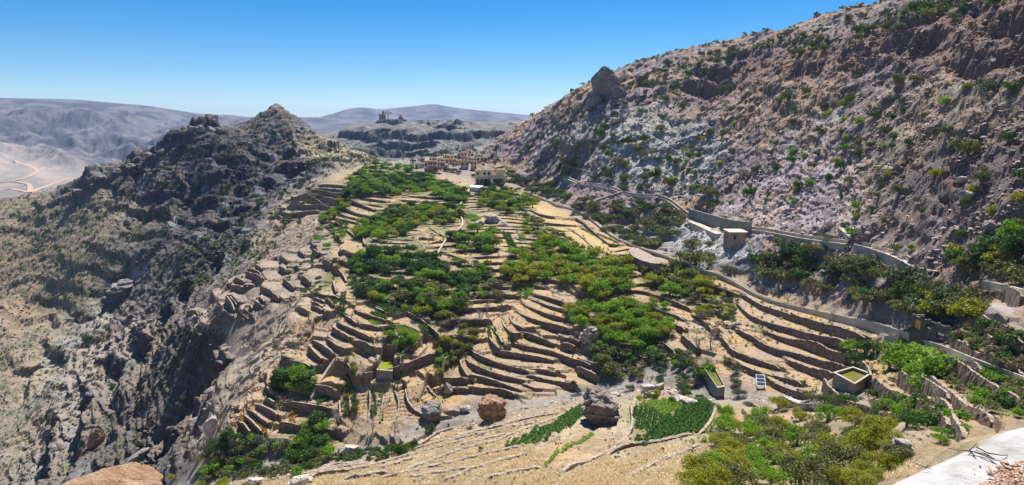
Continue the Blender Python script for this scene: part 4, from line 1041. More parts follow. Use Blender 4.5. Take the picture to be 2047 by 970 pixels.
for px in ([(-30,384),(20,378),(60,385),(95,372),(122,362),(150,358)], [(0,366),(40,360),(66,350),(76,343),(68,335),(40,328),(30,322)], [(60,385),(60,368),(20,362),(-20,366)]):
    o = sweep("dirt_road", drape(px, 1.0, 2.0, True, 1250.0), [(-5,0),(5,0),(5,-3),(-5,-3)], plain_mat("orange_dirt", (.44,.30,.22)), step=14, kind="structure")

# water tanks ---------------------------------------------------------------------------
def tank(label, k, water_mat, wall_mat, th=.45, low=.35):
    foot, topv, quad = TANKS[k]; p, ztop = TANKZ[k]
    Q = [on_plane(u, v, ztop) for u, v in quad]
    cx_ = sum(q[0] for q in Q) / 4; cy_ = sum(q[1] for q in Q) / 4
    zb = p[2] - 1.5
    e = empty("water_tank", (cx_, cy_, p[2]))
    loc = [Vector((q[0] - cx_, q[1] - cy_)) for q in Q]
    inner = [q * (1 - th / max(q.length, th * 2)) for q in loc]
    for k_ in range(4):
        j = (k_ + 1) % 4
        w_ = MB().prism([tuple(loc[k_]), tuple(loc[j]), tuple(inner[j]), tuple(inner[k_])], zb - p[2], ztop - p[2] - .1 + (.0 if k_ % 2 else .003)).build("tank_wall", wall_mat, e)
        MB().prism([tuple(loc[k_] * 1.02), tuple(loc[j] * 1.02), tuple(inner[j] * .99), tuple(inner[k_] * .99)], ztop - p[2] - .09, ztop - p[2] + .02 + .003 * k_).build("rim", M['concrete'], w_)
    MB().prism([tuple(q) for q in inner], zb - p[2] + .3, ztop - p[2] - low).build("water", water_mat, e)
    tag(e, label, "water tank"); return e
tank("raised water tank brim-full of bright algae-green water", 0, M['water'], M['grey_concrete'], .3, .12)
tank("narrow deep grey-walled tank of brown-green water at the edge of the terraces", 1, M['water_brown'], M['grey_concrete'], .3, .5)
tank("wedge-shaped tank of brown-green water with a pale rim below the stepped walls", 2, M['water_brown'], M['grey_concrete'], .4, .5)

# houses --------------------------------------------------------------------------------
def wall_openings(mb, w, h, t, y0, ops, low=-4.0):
    """wall along X from -w/2 to w/2, front face at y0, with openings (x0,x1,z0,z1)"""
    xs = sorted(set([-w / 2, w / 2] + [o[0] for o in ops] + [o[1] for o in ops]))
    for a, b in zip(xs[:-1], xs[1:]):
        if b - a < 1e-4: continue
        zs = low
        for o in sorted([o for o in ops if o[0] <= a + 1e-6 and o[1] >= b - 1e-6], key=lambda o: o[2]):
            if o[2] > zs: mb.box(a, b, y0, y0 + t, zs, o[2])
            zs = o[3]
        mb.box(a, b, y0, y0 + t, zs, h)
def house(u0, u1, vt, vb, look, mat, nwin=2, door=False, depth=.8, yaw=0.0, storeys=1, roofmat='cream', label=None, cat="house", p=None, low=-4.0, par=.35, group="houses of the hillside village"):
    uc = (u0 + u1) / 2
    p = p or hit(uc, vb)
    s = mpp(p); w = (u1 - u0) * s; h = (vb - vt) * s * 1.0; d = max(3.5, w * depth)
    rz = -math.atan2(p[0], p[1]) + yaw
    fwd = Vector((math.sin(-rz), math.cos(-rz), 0))
    e = empty("village_house" if group else "building", (p[0] + fwd.x * .3, p[1] + fwd.y * .3, p[2]), rz)
    ops = []
    hs = h / storeys
    for sidx in range(storeys):
        zc = hs * (sidx + .55)
        for k in range(nwin):
            xc = -w / 2 + w * (k + .5 + (.12 if k % 2 else -.08)) / nwin
            ww = min(.55, w / nwin * .25); wh = min(.75, hs * .25)
            if door and sidx == 0 and k == 0: ops.append((xc - .5, xc + .5, .05, min(2.0, hs * .8), 'door'))
            else: ops.append((xc - ww, xc + ww, zc - wh, zc + wh, 'win'))
    f = MB(); wall_openings(f, w, h, .35, 0.0, ops, low)
    f.box(-w / 2, -w / 2 + .35, .35, d - .35, low, h); f.box(w / 2 - .35, w / 2, .35, d - .35, -4, h); f.box(-w / 2, w / 2, d - .35, d, -4, h)
    f.build("wall", M[mat], e)
    MB().box(-w / 2 + .352, w / 2 - .352, .352, d - .352, h - par - .25, h - par).build("roof", M[roofmat], e)
    tri = MB(); tri.box(-w/2-.08, w/2+.08, -.08, .0, h-.12, h+.1); tri.box(-w/2-.08, w/2+.08, d, d+.08, h-.12, h+.1); tri.box(-w/2-.08, -w/2, 0, d, h-.12, h+.1); tri.box(w/2, w/2+.08, 0, d, h-.12, h+.1)
    tri.build("parapet_edge", M[roofmat], e)
    for o in ops:
        if o[4] == 'door':
            MB().box(o[0], o[1], .15, .22, o[2], o[3]).build("door", M['wood'], e)
        else:
            fr = MB(); fr.box(o[0] - .08, o[1] + .08, -.06, .0, o[2] - .12, o[2] - .002)
            fo = fr.build("window", M[roofmat], e)
            MB().box(o[0], o[1], .2, .24, o[2], o[3]).build("pane", M['dark'], fo)
    if label: tag(e, label, cat, group)
    else: e['_look'] = look
    return e, (p, w, h, d, rz)
VH = [ # u0,u1,vtop,vbot, look, wall, windows, door, storeys
 (922,933,305,322,"tall pink-brown village house with two rows of windows","pink",2,False,2),(935,947,288.5,298,"small orange village house highest on the slope","orange",2,False,1),
 (926,936,293,301,"small pink village house under the highest one","pink",2,False,1),(917,923,299,306,"narrow cream village house left of the highest ones","cream",1,False,1),
 (931,942,299,311,"cream two-window village house in the upper row","cream",2,False,1),(914,922,306,318,"pinkish village house beside the tall pink-brown one","pink",1,False,2),
 (884,896,309,320,"cream village house with a long flat roof, upper left","cream",3,False,1),(896,906,310,321,"pale peach village house in the upper row","peach",2,False,1),
 (907,914,311,320,"narrow village house painted teal green","teal",1,False,1),(858,873,315,325,"wide cream village house at the upper left edge","cream",3,False,1),
 (842,850,316,325,"small pink house at the left top of the village","pink",1,False,1),(874,886,317,327,"peach village house in the middle row, left","peach",2,False,1),
 (886,898,318,328,"cream village house in the middle row with dark windows","cream",3,False,1),(899,912,317.5,328,"brown-orange village house with broad front","orange",3,False,1),
 (913,921,320,330,"small peach village house near the trees","peach",2,False,1),(931,941,313,324,"cream village house with a sunlit flat roof","cream",2,False,1),
 (953,966,314,324,"yellow-cream village house at the right edge of the village","cream",2,False,1),(943,953,317,326,"small pink village house beside the yellow-cream one","pink",2,False,1),
 (849,861,322,334,"pinkish red village house in the left row","pink",2,True,1),(862,874,322,333,"orange village house above the old brown one","orange",3,False,1),
 (875,890,324,336,"pink broad village house with three windows","pink",3,False,1),(888,894,329,340,"narrow cream village house behind the trees","cream",1,False,1),
 (906,914,325,332,"low tan village house half hidden by trees","tan",2,False,1),(921,937,320.5,338,"tan village house with two dark upper windows","tan",2,False,1),
 (941,952,322.5,341,"tall tan village house by the white stairs","tan",2,True,2),(829,838,326,337,"white village house at the far left end","white",1,True,1),
 (838,849,327,336,"low cream village house at the left end","cream",3,False,1),(819,828,328,337,"pale grey house at the leftmost end of the village","grey",2,False,1),
 (856,873,332,347,"old dark brown stone house low in the village","brown",2,True,1),(873,883,333,346,"old brown house with a dark open front","brown",1,True,1),
 (950,966,309.5,315,"long low white-roofed shed at the right top of the village","grey",1,False,1),(941,948,306.5,311,"small white-roofed shed behind the upper houses","white",1,False,1),
 (848,857,335,346,"small brick-pink house at the foot of the village, left","pink",1,True,1),
]
rv = random.Random(3)
for i, (u0, u1, vt, vb, look, mat, nw, dr, st) in enumerate(VH):
    house(u0, u1, vt, vb, look, mat, nw, dr, .75, rv.uniform(-.35, .25), st, 'white' if 'white' in look else ('tan' if mat == 'brown' else 'cream'), look)
# the big house: main block, right wing on pillars, white yard
ph_ = hit(967, 368); ph_ = (ph_[0], ph_[1], ph_[2] + 12.5 * mpp(ph_))
e, (p, w, h, d, rz) = house(950, 984, 341, 356, "", 'peach', 3, False, .5, -.12, 1, 'cream', "large peach house on pillars with a terrace wing, lowest at the village's right", p=ph_, low=-.1)
MB().box(-w / 2, w * 1.1, d * .6, d * .6 + .3, -5, -.5).build("undercroft_wall", M['brown'], e)
s = w / 34.0
leg = MB()
for k in range(5): leg.box(-w / 2 + w * k / 4 - .2, -w / 2 + w * k / 4 + .2, -.5, -.1, -4.2, -.2)
leg.build("pillar_row", M['pink'], e)
MB().box(-w / 2 - .3, w * 1.12, -.9, -.0, -.45, -.15).build("floor_slab", M['cream'], e)
wing = MB(); wall_openings(wing, w * .72, h * .55, .3, 0, [(-w*.3, -w*.22, .8, 1.6), (-w*.1, -w*.02, .8, 1.6), (w*.05, w*.13, .8, 1.6), (w*.2, w*.28, .8, 1.6)], -.1)
wing.box(-w * .36, -w * .36 + .3, .3, d * .8, -.1, h * .55); wing.box(w * .36 - .3, w * .36, .3, d * .8, -.1, h * .55); wing.box(-w * .36, w * .36, d * .8 - .3, d * .8, -4, h * 1.05)
wo = wing.build("wing", M['cream'], e, (w * .88, .6, 0))
MB().box(-w * .36, w * .36, .3, d * .8, h * .3, h * .36).build("terrace_floor", M['cream'], wo)
MB().box(-w * .1, w * .36, d * .35, d * .8, h * .98, h * 1.1).build("wing_roof", M['cream'], wo)
st = MB()
for k in range(8): st.box(w*.42 + k * .35, w*.42 + k * .35 + .35, -2.2, -.9, -4, -.3 - k * .42)
st.build("stairs", M['white'], e)
pq = hit(951, 374.5); s = mpp(pq)
e = empty("yard_platform", pq, 0); zt = math.hypot(pq[0], pq[1]) * float(ray(951, 371)[1]) - pq[2]
Q = [on_plane(u, v, pq[2] + zt) for u, v in ((938,370),(955,369.5),(967,372),(958,375),(940,374))]
MB().prism([(q[0] - pq[0], q[1] - pq[1]) for q in Q], -3, zt).build("platform", M['white'], e)
tag(e, "flat white platform in front of the large peach house", "platform")
# straw-topped hut
p = hit(878, 347.5); s = mpp(p); e = empty("straw_hut", p, 0)
mb = MB(); n_ = 10; R_ = 6.2 * s
for k in range(n_):
    a0 = 2 * math.pi * k / n_; a1 = 2 * math.pi * (k + 1) / n_
    b = len(mb.v); mb.v += [(R_ * math.cos(a0), R_ * math.sin(a0), 3.4 * s * .55), (R_ * math.cos(a1), R_ * math.sin(a1), 3.4 * s * .55), (0, 0, 8.2 * s)]; mb.f.append((b, b + 1, b + 2))
mb.build("straw_roof", M['straw'], e); mb = MB()
mb.prism([(R_ * .8 * math.cos(2 * math.pi * k / 8), R_ * .8 * math.sin(2 * math.pi * k / 8)) for k in range(8)], -1, 3.6 * s * .6).build("wall", M['brown'], e)
tag(e, "round hut with a conical straw roof below the old brown houses", "hut")

# pump house, its long wall, the round platform and the ruin -------------------------------
def block_from_roof(label, name, cat, A, B, Cc, foot, wallmat, roofmat, wins, h=None, open_top=False):
    """A: near corner, B: left corner, C: right corner (photo pixels of the roof line); foot: photo pixel under A"""
    p = hit(*foot); r = math.hypot(p[0], p[1]); zt = r * float(ray(foot[0], A[1])[1])
    a = Vector(on_plane(*A, zt)); b = Vector(on_plane(*B, zt)); c = Vector(on_plane(*Cc, zt))
    return p, zt, a, b, c
def oriented(name, origin, dirx, z0):
    e = empty(name, (origin.x, origin.y, z0), math.atan2(dirx.y, dirx.x)); return e
p, zt, a, b, c = block_from_roof("", "", "", (1459, 465.5), (1441, 458.5), (1493, 465.5), (1455, 502), None, None, None)
ex = (c - a).normalized(); ey = Vector((-ex.y, ex.x)); w = min((c - a).length, 8.0); d = 5.0; H = zt - p[2]
e = oriented("pump_house", a, ex, p[2])
mb = MB(); wl_ = MB()
sub = MB(); wall_openings(sub, w, H, .35, 0, [(-w * .25, -w * .25 + .6, H - 2.0, H - .9)])
sub.v = [(x_ + w / 2, y_, z_) for x_, y_, z_ in sub.v]
sub.box(w - .35, w, .35, d, -4, H); sub.box(0, w - .35, d - .35, d, -4, H)
sub.box(0, .35, .35, d * .3, -4, H); sub.box(0, .35, d * .3, d * .3 + .7, -4, H - 2.0); sub.box(0, .35, d * .3, d * .3 + .7, H - .9, H)
sub.box(0, .35, d * .3 + .7, d * .62, -4, H); sub.box(0, .35, d * .62, d * .62 + .7, -4, H - 2.0); sub.box(0, .35, d * .62, d * .62 + .7, H - .9, H); sub.box(0, .35, d * .62 + .7, d - .35, -4, H)
sub.build("wall", M['wall_pale'], e)
MB().box(-.25, w + .25, -.25, d + .25, H, H + .25).build("roof", M['peach'], e)
for (x0, x1, y0, y1) in ((.27 * w - .02, .27 * w + .6, .2, .26), (.2, .26, d * .3, d * .3 + .7), (.2, .26, d * .62, d * .62 + .7)):
    MB().box(x0, x1, y0, y1, H - 2.0, H - .9).build("window", M['dark'], e)
tag(e, "small stone pump house with a flat peach roof and three dark windows", "pump house")
wp = [(1377,436),(1400,443),(1430,452),(1462,462),(1500,467)]
o = sweep("basin_wall", drape(wp, 1.2), [(-.3,-3.2),(-.3,2.2),(.3,2.2),(.3,-3.2)], M['grey_concrete'], jit=.01)
tag(o, "long tall grey retaining wall behind the pump house", "wall"); o["kind"] = "thing"
o = sweep("basin_ledge", drape([(1380,447),(1395,454),(1415,462),(1438,473)], .4), [(-1.3,-3.5),(-1.3,.5),(1.3,.5),(1.3,-3.5)], M['concrete'], jit=.01)
tag(o, "pale concrete ledge under the long grey wall by the pump house", "ledge")
p, zt = TANKZ[3]
Q = [on_plane(u, v, zt) for u, v in ((1258,498),(1264,495),(1276,497),(1292,505),(1308,514),(1323,522),(1318,527),(1302,526),(1284,521),(1268,514),(1260,507))]
e = empty("retaining_platform", p, 0)
MB().prism([(q[0] - p[0], q[1] - p[1]) for q in Q], -2.5, zt - p[2] - .12).build("wall", M['grey_concrete'], e)
cx_ = sum(q[0] for q in Q) / len(Q); cy_ = sum(q[1] for q in Q) / len(Q)
MB().prism([((q[0] - cx_) * 1.03 + cx_ - p[0], (q[1] - cy_) * 1.03 + cy_ - p[1]) for q in Q], zt - p[2] - .12, zt - p[2] + .05).build("paved_top", M['wall_pale'], e)
tag(e, "rounded grey retaining platform with a pale top beside the channel", "platform")
# ruin
p = hit(1903, 681); r = math.hypot(p[0], p[1]); zt = r * float(ray(1903, 655)[1])
a = Vector(on_plane(1903, 655, zt)); b = Vector(on_plane(1823, 627, zt)); ex = (a - b).normalized(); w = (a - b).length; H = zt - p[2]
w = min(w, 13.0); M["dark_stone"] = mottled("dark_hut_stone", (.10, .092, .085), (.18, .165, .15), 1.4, .95, .8, 5, 5, .2, 2.2, dist=.12)
e = oriented("stone_hut", a - ex * w, ex, p[2] - .2)
d = 4.5
sub = MB(); wall_openings(sub, w, H, .4, 0, [(-w * .40, -w * .40 + 1.1, H - 1.9, H - .5), (-w * .12, -w * .12 + .9, H - 1.3, H - .6), (w * .16, w * .16 + 1.3, H - 2.1, H - 1.2)])
sub.v = [(x_ + w / 2, y_, z_) for x_, y_, z_ in sub.v]
sub.box(w - .4, w, .4, d, -4, H); sub.box(0, w - .4, d - .4, d, -4, H); sub.box(0, .4, .4, d - .4, -4, H); sub.box(.4, w - .4, .4, d - .4, -3, .3)
k = 0.0
while k < w - .6:
    sub.box(k, k + .5, 0.002, .398, H, H + (.35 if int(k) % 2 else .18)); k += rv.uniform(.9, 1.7)
sub.build("wall", M['dark_stone'], e)
MB().box(w * .1 - .02, w * .1 + 1.1, .1, .16, H - 1.9, H - .5).build("boarded_window", M['board'], e)
tag(e, "roofless grey stone hut with dark window holes and one boarded in yellow", "ruined hut")
# small things on the terraces
p = hit(1521, 779); e = empty("solar_panel", p, -.25)
fr = MB(); s = mpp(p); pw = 16 * s; ph = 2.4
tilt = math.radians(35)
def tl(x_, t_, n__): return (x_, t_ * math.cos(tilt) - n__ * math.sin(tilt), .7 + t_ * math.sin(tilt) + n__ * math.cos(tilt))
def slab(mb, x0, x1, t0, t1, n0, n1):
    b = len(mb.v); mb.v += [tl(x_, t_, n__) for n__ in (n0, n1) for t_ in (t0, t1) for x_ in (x0, x1)]
    mb.f += [(b, b+2, b+3, b+1), (b+4, b+5, b+7, b+6), (b, b+1, b+5, b+4), (b+1, b+3, b+7, b+5), (b+3, b+2, b+6, b+7), (b+2, b, b+4, b+6)]
for k in range(4): slab(fr, -pw / 2, pw / 2, ph * k / 3 - .05, ph * k / 3 + .05, 0, .1)
for xx in (-pw / 2, pw / 2): slab(fr, xx - .06, xx + .06, -.05, ph + .05, .002, .108)
fr.build("frame", M['snow'], e); g = MB()
for k in range(3): slab(g, -pw / 2 + .07, pw / 2 - .07, ph * k / 3 + .06, ph * (k + 1) / 3 - .06, .02, .06)
g.build("glass", M['panel'], e); lg = MB()
for xx in (-pw / 2 + .1, pw / 2 - .1): lg.box(xx - .05, xx + .05, .0, .1, -1, .75); lg.box(xx - .05, xx + .05, ph * .75, ph * .75 + .1, -1, 2.1)
lg.build("legs", M['steel'], e)
tag(e, "small white-framed solar panel on the lowest stepped wall", "solar panel")
def sack(u, v, w, h, mat, label, seed):
    p = hit(u, v); bm = bmesh.new(); bmesh.ops.create_icosphere(bm, subdivisions=3, radius=1)
    rs_ = np.random.default_rng(seed); ph = rs_.uniform(0, 6, 9)
    for q in bm.verts:
        c = q.co; k = 1 + .16 * math.sin(4 * c.x + ph[0]) * math.sin(5 * c.y + ph[1]) + .1 * math.sin(9 * c.z + ph[2] + 3 * c.x)
        q.co = Vector((c.x * k * w, c.y * k * w * .7, max(c.z, -.6) * k * h + h * .6))
    me = bpy.data.meshes.new("sack"); bm.to_mesh(me); bm.free(); me.materials.append(mat)
    o = bpy.data.objects.new("sack", me); C.objects.link(o); o.location = p; tag(o, label, "sack", "sacks at the edge of the crop field"); return o
sack(1231, 903, .48, .42, M['snow'], "large white sack at the corner of the dark green field", 1)
sack(1225, 907, .22, .20, M['snow'], "small white bundle left of the large white sack", 2)
sack(1236, 906.5, .20, .2, M['blue'], "small blue-green bundle right of the large white sack", 3)

# poles, crane, towers on the plateau ------------------------------------------------------
p = hit(1173, 186); s = mpp(p); e = empty("utility_pole", p, 0)
MB().tube((0, 0, -1), (0, 0, 15 * s), .16, .1).build("pole", M['wood'], e); MB().box(-1.4, 1.4, -.08, .08, 13.6 * s, 14.1 * s).build("crossarm", M['wood'], e)
tag(e, "thin utility pole with a crossarm on the skyline left of the leaning rock", "utility pole")
def far_block(u0, u1, vt, vb, mat, name, label, cat, parts=(), rd=None, wins=(4, 3)):
    uc = (u0 + u1) / 2; th, tb = ray(uc, vb); th = float(th)
    it = float(np.interp(th, TF, np.arange(NT))); i_ = int(it)
    r = rd or 1420.0
    z = float(gz(r * math.sin(th), r * math.cos(th)))
    pz = r * float(tb); p = (r * math.sin(th), r * math.cos(th), pz)
    s = mpp(p); w = (u1 - u0) * s; h = (vb - vt) * s; e = empty(name, p, -th)
    d = w * .7; ops = []
    for a in range(wins[0]):
        for b in range(wins[1]):
            x0 = -w / 2 + w * (a + .3) / wins[0]; z0 = h * (b + .35) / wins[1]; ops.append((x0, x0 + w * .4 / wins[0], z0, z0 + h * .4 / wins[1]))
    f = MB(); wall_openings(f, w, h, .8, 0, ops); low = min(-4.0, z - pz - 6)
    f.box(-w / 2, w / 2, .002, d, low, -.01); f.box(-w / 2, -w / 2 + .8, .8, d, 0, h); f.box(w / 2 - .8, w / 2, .8, d, 0, h); f.box(-w / 2, w / 2, d, d + .8, 0, h)
    f.build("wall", M[mat], e); MB().box(-w / 2 + .81, w / 2 - .81, .81, d - .01, h - 1.2, h - .4).build("roof", M['tan'], e)
    for k, (a0, a1, b1, mt) in enumerate(parts):
        MB().box(-w / 2 + w * a0, -w / 2 + w * a1, d * .2, d * .8, h - .3, h + (b1) * s).build("tower", M[mt], e)
    tag(e, label, cat); return e
far_block(758, 771, 229, 241, 'brickred', "tower_block", "reddish tower block with a narrow stair tower, unfinished on the far plateau", "tower block", [(.5, .85, 6.5, 'brickred'), (.02, .2, 1.5, 'brickred')], wins=(4, 4))
far_block(789, 813, 239, 245, 'brickred', "stepped_building", "wide stepped red building under construction on the far plateau", "building", [(.3, .75, 4, 'brickred'), (.4, .6, 8, 'brickred')], wins=(8, 2))
far_block(771, 789, 238.5, 241.5, 'white', "low_white_building", "low white building between the two red ones on the far plateau", "building", wins=(6, 1))
far_block(834, 858, 240, 243, 'white', "long_white_building", "long low white building on the far plateau", "building", wins=(8, 1))
far_block(862, 880, 240.5, 243.5, 'cream', "low_cream_building", "low cream building beside the spire on the far plateau", "building", wins=(6, 1))
far_block(893, 906, 241, 243.5, 'cream', "cream_cabin", "small cream building right of the spire on the far plateau", "building", wins=(4, 1))
far_block(925, 944, 242, 244.5, 'white', "white_row_building", "white building at the right end of the far plateau row", "building", wins=(6, 1))
r_ = 1430.0; th = float(ray(776, 240)[0]); p = (r_ * math.sin(th), r_ * math.cos(th), r_ * float(ray(776, 241)[1])); s = mpp(p)
e = empty("tower_crane", p, -th)
m1 = MB(); m1.box(-1.0, 1.0, -1.0, 1.0, -12, 18.5 * s); m1.build("mast", M['steel'], e)
m2 = MB(); m2.box(-15 * s, 7 * s, -.8, .8, 15.0 * s, 15.9 * s); m2.build("jib", M['steel'], e)
m3 = MB(); m3.tube((0, 0, 20 * s), (-12 * s, 0, 15.8 * s), .35); m3.tube((0, 0, 20 * s), (6 * s, 0, 15.8 * s), .35); m3.build("stay", M['steel'], e)
MB().box(4 * s, 7 * s, -1.5, 1.5, 13.0 * s, 15.0 * s).build("counterweight", M['grey'], e)
tag(e, "tower crane beside the red tower block on the far plateau", "crane")
th = float(ray(884, 240)[0]); p = (r_ * math.sin(th), r_ * math.cos(th), r_ * float(ray(884, 243)[1])); s = mpp(p)
e = empty("minaret", p, -th); MB().tube((0, 0, -8), (0, 0, 4.5 * s), 1.6, 1.3, 8).build("shaft", M['snow'], e); MB().tube((0, 0, 4.5 * s), (0, 0, 8 * s), 1.5, .1, 8).build("spire", M['snow'], e)
tag(e, "slender white minaret on the far plateau", "minaret")
# ------------------------------------------------------------------ plants
def leafcloud(seed, nlobes, nleaf, size, flat=.75, lobe=.5, low=.0, spread=.62, elong=1.0):
    """crown of leaf-sized quads in lobes; unit radius, standing on z=0. Returns V, F, rand per face"""
    g = np.random.default_rng(seed)
    cen = []
    for k in range(nlobes):
        a = g.uniform(0, 2 * np.pi); rr_ = spread * math.sqrt(g.uniform(0, 1)); z = flat * (.45 + .55 * g.uniform() * (1 - rr_ * .5))
        cen.append((rr_ * math.cos(a) * elong, rr_ * math.sin(a), z, lobe * g.uniform(.6, 1.15)))
    cen = np.array(cen)
    wts = cen[:, 3] ** 2; idx = g.choice(nlobes, nleaf, p=wts / wts.sum())
    d = g.normal(size=(nleaf, 3)); d /= np.linalg.norm(d, axis=1)[:, None]; d[:, 2] = np.where(d[:, 2] < -.3, -d[:, 2], d[:, 2])
    rad = cen[idx, 3] * g.uniform(.25, 1.0, nleaf) ** .4 * (1 + .18 * g.normal(size=nleaf))
    P_ = cen[idx, :3] + d * rad[:, None] * np.array([1, 1, .85]); P_[:, 2] = np.maximum(P_[:, 2], low)
    nrm = d + g.normal(size=(nleaf, 3)) * .7; nrm /= np.linalg.norm(nrm, axis=1)[:, None]
    t1 = np.cross(nrm, g.normal(size=(nleaf, 3))); t1 /= np.linalg.norm(t1, axis=1)[:, None]; t2 = np.cross(nrm, t1)
    s1 = (size * g.uniform(.6, 1.3, nleaf))[:, None]; s2 = (size * g.uniform(.4, .9, nleaf))[:, None]
    V = np.stack([P_ - t1 * s1, P_ - t2 * s2 + nrm * s1 * .2, P_ + t1 * s1, P_ + t2 * s2 + nrm * s1 * .2], 1).reshape(-1, 3)
    F = np.arange(nleaf * 4).reshape(-1, 4)
    return V, F, np.repeat(g.uniform(0, 1, nlobes)[idx] * .6 + g.uniform(0, .4, nleaf), 1)
def crown_mesh(name, mat, *a, **k):
    V, F, rn = leafcloud(*a, **k)
    return mesh_np(name, V, F, mat, attrs={"leafrand": ('FACE', rn)}, link=False)
def trunk_mesh(name, mat, seed, h=.9, r=.07, limbs=4):
    g = random.Random(seed); mb = MB()
    lean = (g.uniform(-.12, .12), g.uniform(-.12, .12))
    top = (lean[0], lean[1], h * .4); mb.tube((0, 0, -.25), top, r * 1.25, r, 6)
    for k in range(limbs):
        a = 2 * math.pi * (k + g.uniform(-.3, .3)) / limbs; q = (top[0] + math.cos(a) * h * .3, top[1] + math.sin(a) * h * .3, h * g.uniform(.65, .85))
        mb.tube(top, q, r * .65, r * .4, 5)
        for b in range(2):
            a2 = a + g.uniform(-.6, .6); mb.tube(q, (q[0] + math.cos(a2) * h * .25, q[1] + math.sin(a2) * h * .25, q[2] + h * g.uniform(.1, .35)), r * .35, r * .12, 4)
    return mb.mesh(name, mat)
def bare_mesh(seed, depth=5, name="branches"):
    g = random.Random(seed); mb = MB()
    def grow(p, d, l, r, k):
        q = p + d * l; mb.tube(p, q, r, r * .66, 5 if k > 3 else 3)
        if k == 0: return
        for _ in range(3 if k < 4 else 4):
            nd_ = (d + Vector((g.gauss(0, .5), g.gauss(0, .5), g.gauss(.08, .32)))).normalized()
            grow(q, nd_, l * g.uniform(.6, .85), r * .6, k - 1)
    grow(Vector((0, 0, -.1)), Vector((g.uniform(-.15, .15), g.uniform(-.15, .15), 1)), .32, .045, depth)
    return mb
CROWNS = {}
def crown_for(kind, colr, var):
    key = (kind, colr, var)
    if key not in CROWNS:
        sd = hash((kind == 'tree', len(colr), var)) % 1000 + var * 17 + len(colr)
        if kind == 'tree': CROWNS[key] = crown_mesh("crown", LEAF[colr], sd, 9 + 3 * (var % 3), 950, .082, flat=.75 + .1 * (var % 3), lobe=.36 + .05 * (var % 3), spread=.62 + .06 * (var % 4), low=.14)
        elif kind == 'near': CROWNS[key] = crown_mesh("crown", LEAF[colr], sd, 18, 2600, .045, flat=.85, lobe=.34, spread=.72, low=.1)
        elif kind == 'flat': CROWNS[key] = crown_mesh("crown", LEAF[colr], sd, 14, 1300, .07, flat=.5, lobe=.32, spread=.85, low=.15)
        elif kind == 'shrub': CROWNS[key] = crown_mesh("shrub", LEAF[colr], sd, 7, 420, .10, flat=.62, lobe=.45, spread=.58, low=-.1)
        elif kind == 'tuft': CROWNS[key] = crown_mesh("shrub", LEAF[colr], sd, 4, 160, .13, flat=.5, lobe=.5, spread=.4, low=-.1)
    return CROWNS[key]
TRUNKS = [trunk_mesh("trunk", M['bark'], s_) for s_ in range(4)]
pr = random.Random(42)
SPOTS = []
def far_enough(u, v, dmin):
    for a, b, c in SPOTS:
        if abs(a - u) < dmin and abs(b - v) < dmin and math.hypot(a - u, (b - v) * 1.6) < dmin: return False
    return True
def scatter(poly, n, dpx, rnd=pr, rmin=20.0, reg=True, clump=0.0):
    us = [q[0] for q in poly]; vs = [q[1] for q in poly]; out = []
    for _ in range(n * 30):
        if len(out) >= n: break
        u = rnd.uniform(min(us), max(us)); v = rnd.uniform(min(vs), max(vs))
        if not inpoly(poly, u, v): continue
        if dpx > 0 and not far_enough(u, v, dpx * (0.6 + 0.8 * rnd.random())): continue
        p = hit(u, v, rmin)
        if p is None: continue
        if clump and noise3(np.array([p[0] / clump]), np.array([p[1] / clump]), 0, 7)[0] < rnd.uniform(-.45, .25): continue
        if reg: SPOTS.append((u, v, dpx))
        out.append((u, v, p))
    return out
def place_tree(name, kind, colr, p, rad, squash=1.0, bark=None):
    e = empty(name, p, pr.uniform(0, 6.28), 1.0); e.scale = (rad, rad * pr.uniform(.88, 1.1), rad * squash)
    c = bpy.data.objects.new("crown", crown_for(kind, colr, pr.randrange(5))); C.objects.link(c); c.parent = e
    t = bpy.data.objects.new("trunk", TRUNKS[pr.randrange(4)]); C.objects.link(t); t.parent = e
    return e
def sizew(rad, a, b): return "small" if rad < a else ("large" if rad > b else "medium-sized")
titems = []; extra = []
for poly, n1_, n2_, dpx, (r0, r1), cols in ORCH:
    for u, v, p in scatter(poly, n1_, dpx):
        rad = pr.uniform(r0, r1) * 1.22; colr = pr.choice(cols)
        e = place_tree("orchard_tree", 'tree', colr, p, rad, pr.uniform(.85, 1.1))
        titems.append((e, "%s %s orchard tree" % (sizew(rad, 1.8, 2.7), colr), u, v))
    for u, v, p in scatter(poly, int(n2_ * 1.6), dpx * .45):
        extra.append((p, pr.uniform(r0, r1) * 1.0, pr.choice(cols)))
label_all(titems, "tree", "fruit trees of the terrace orchards")
print("orchard trees", len(titems), "more", len(extra))
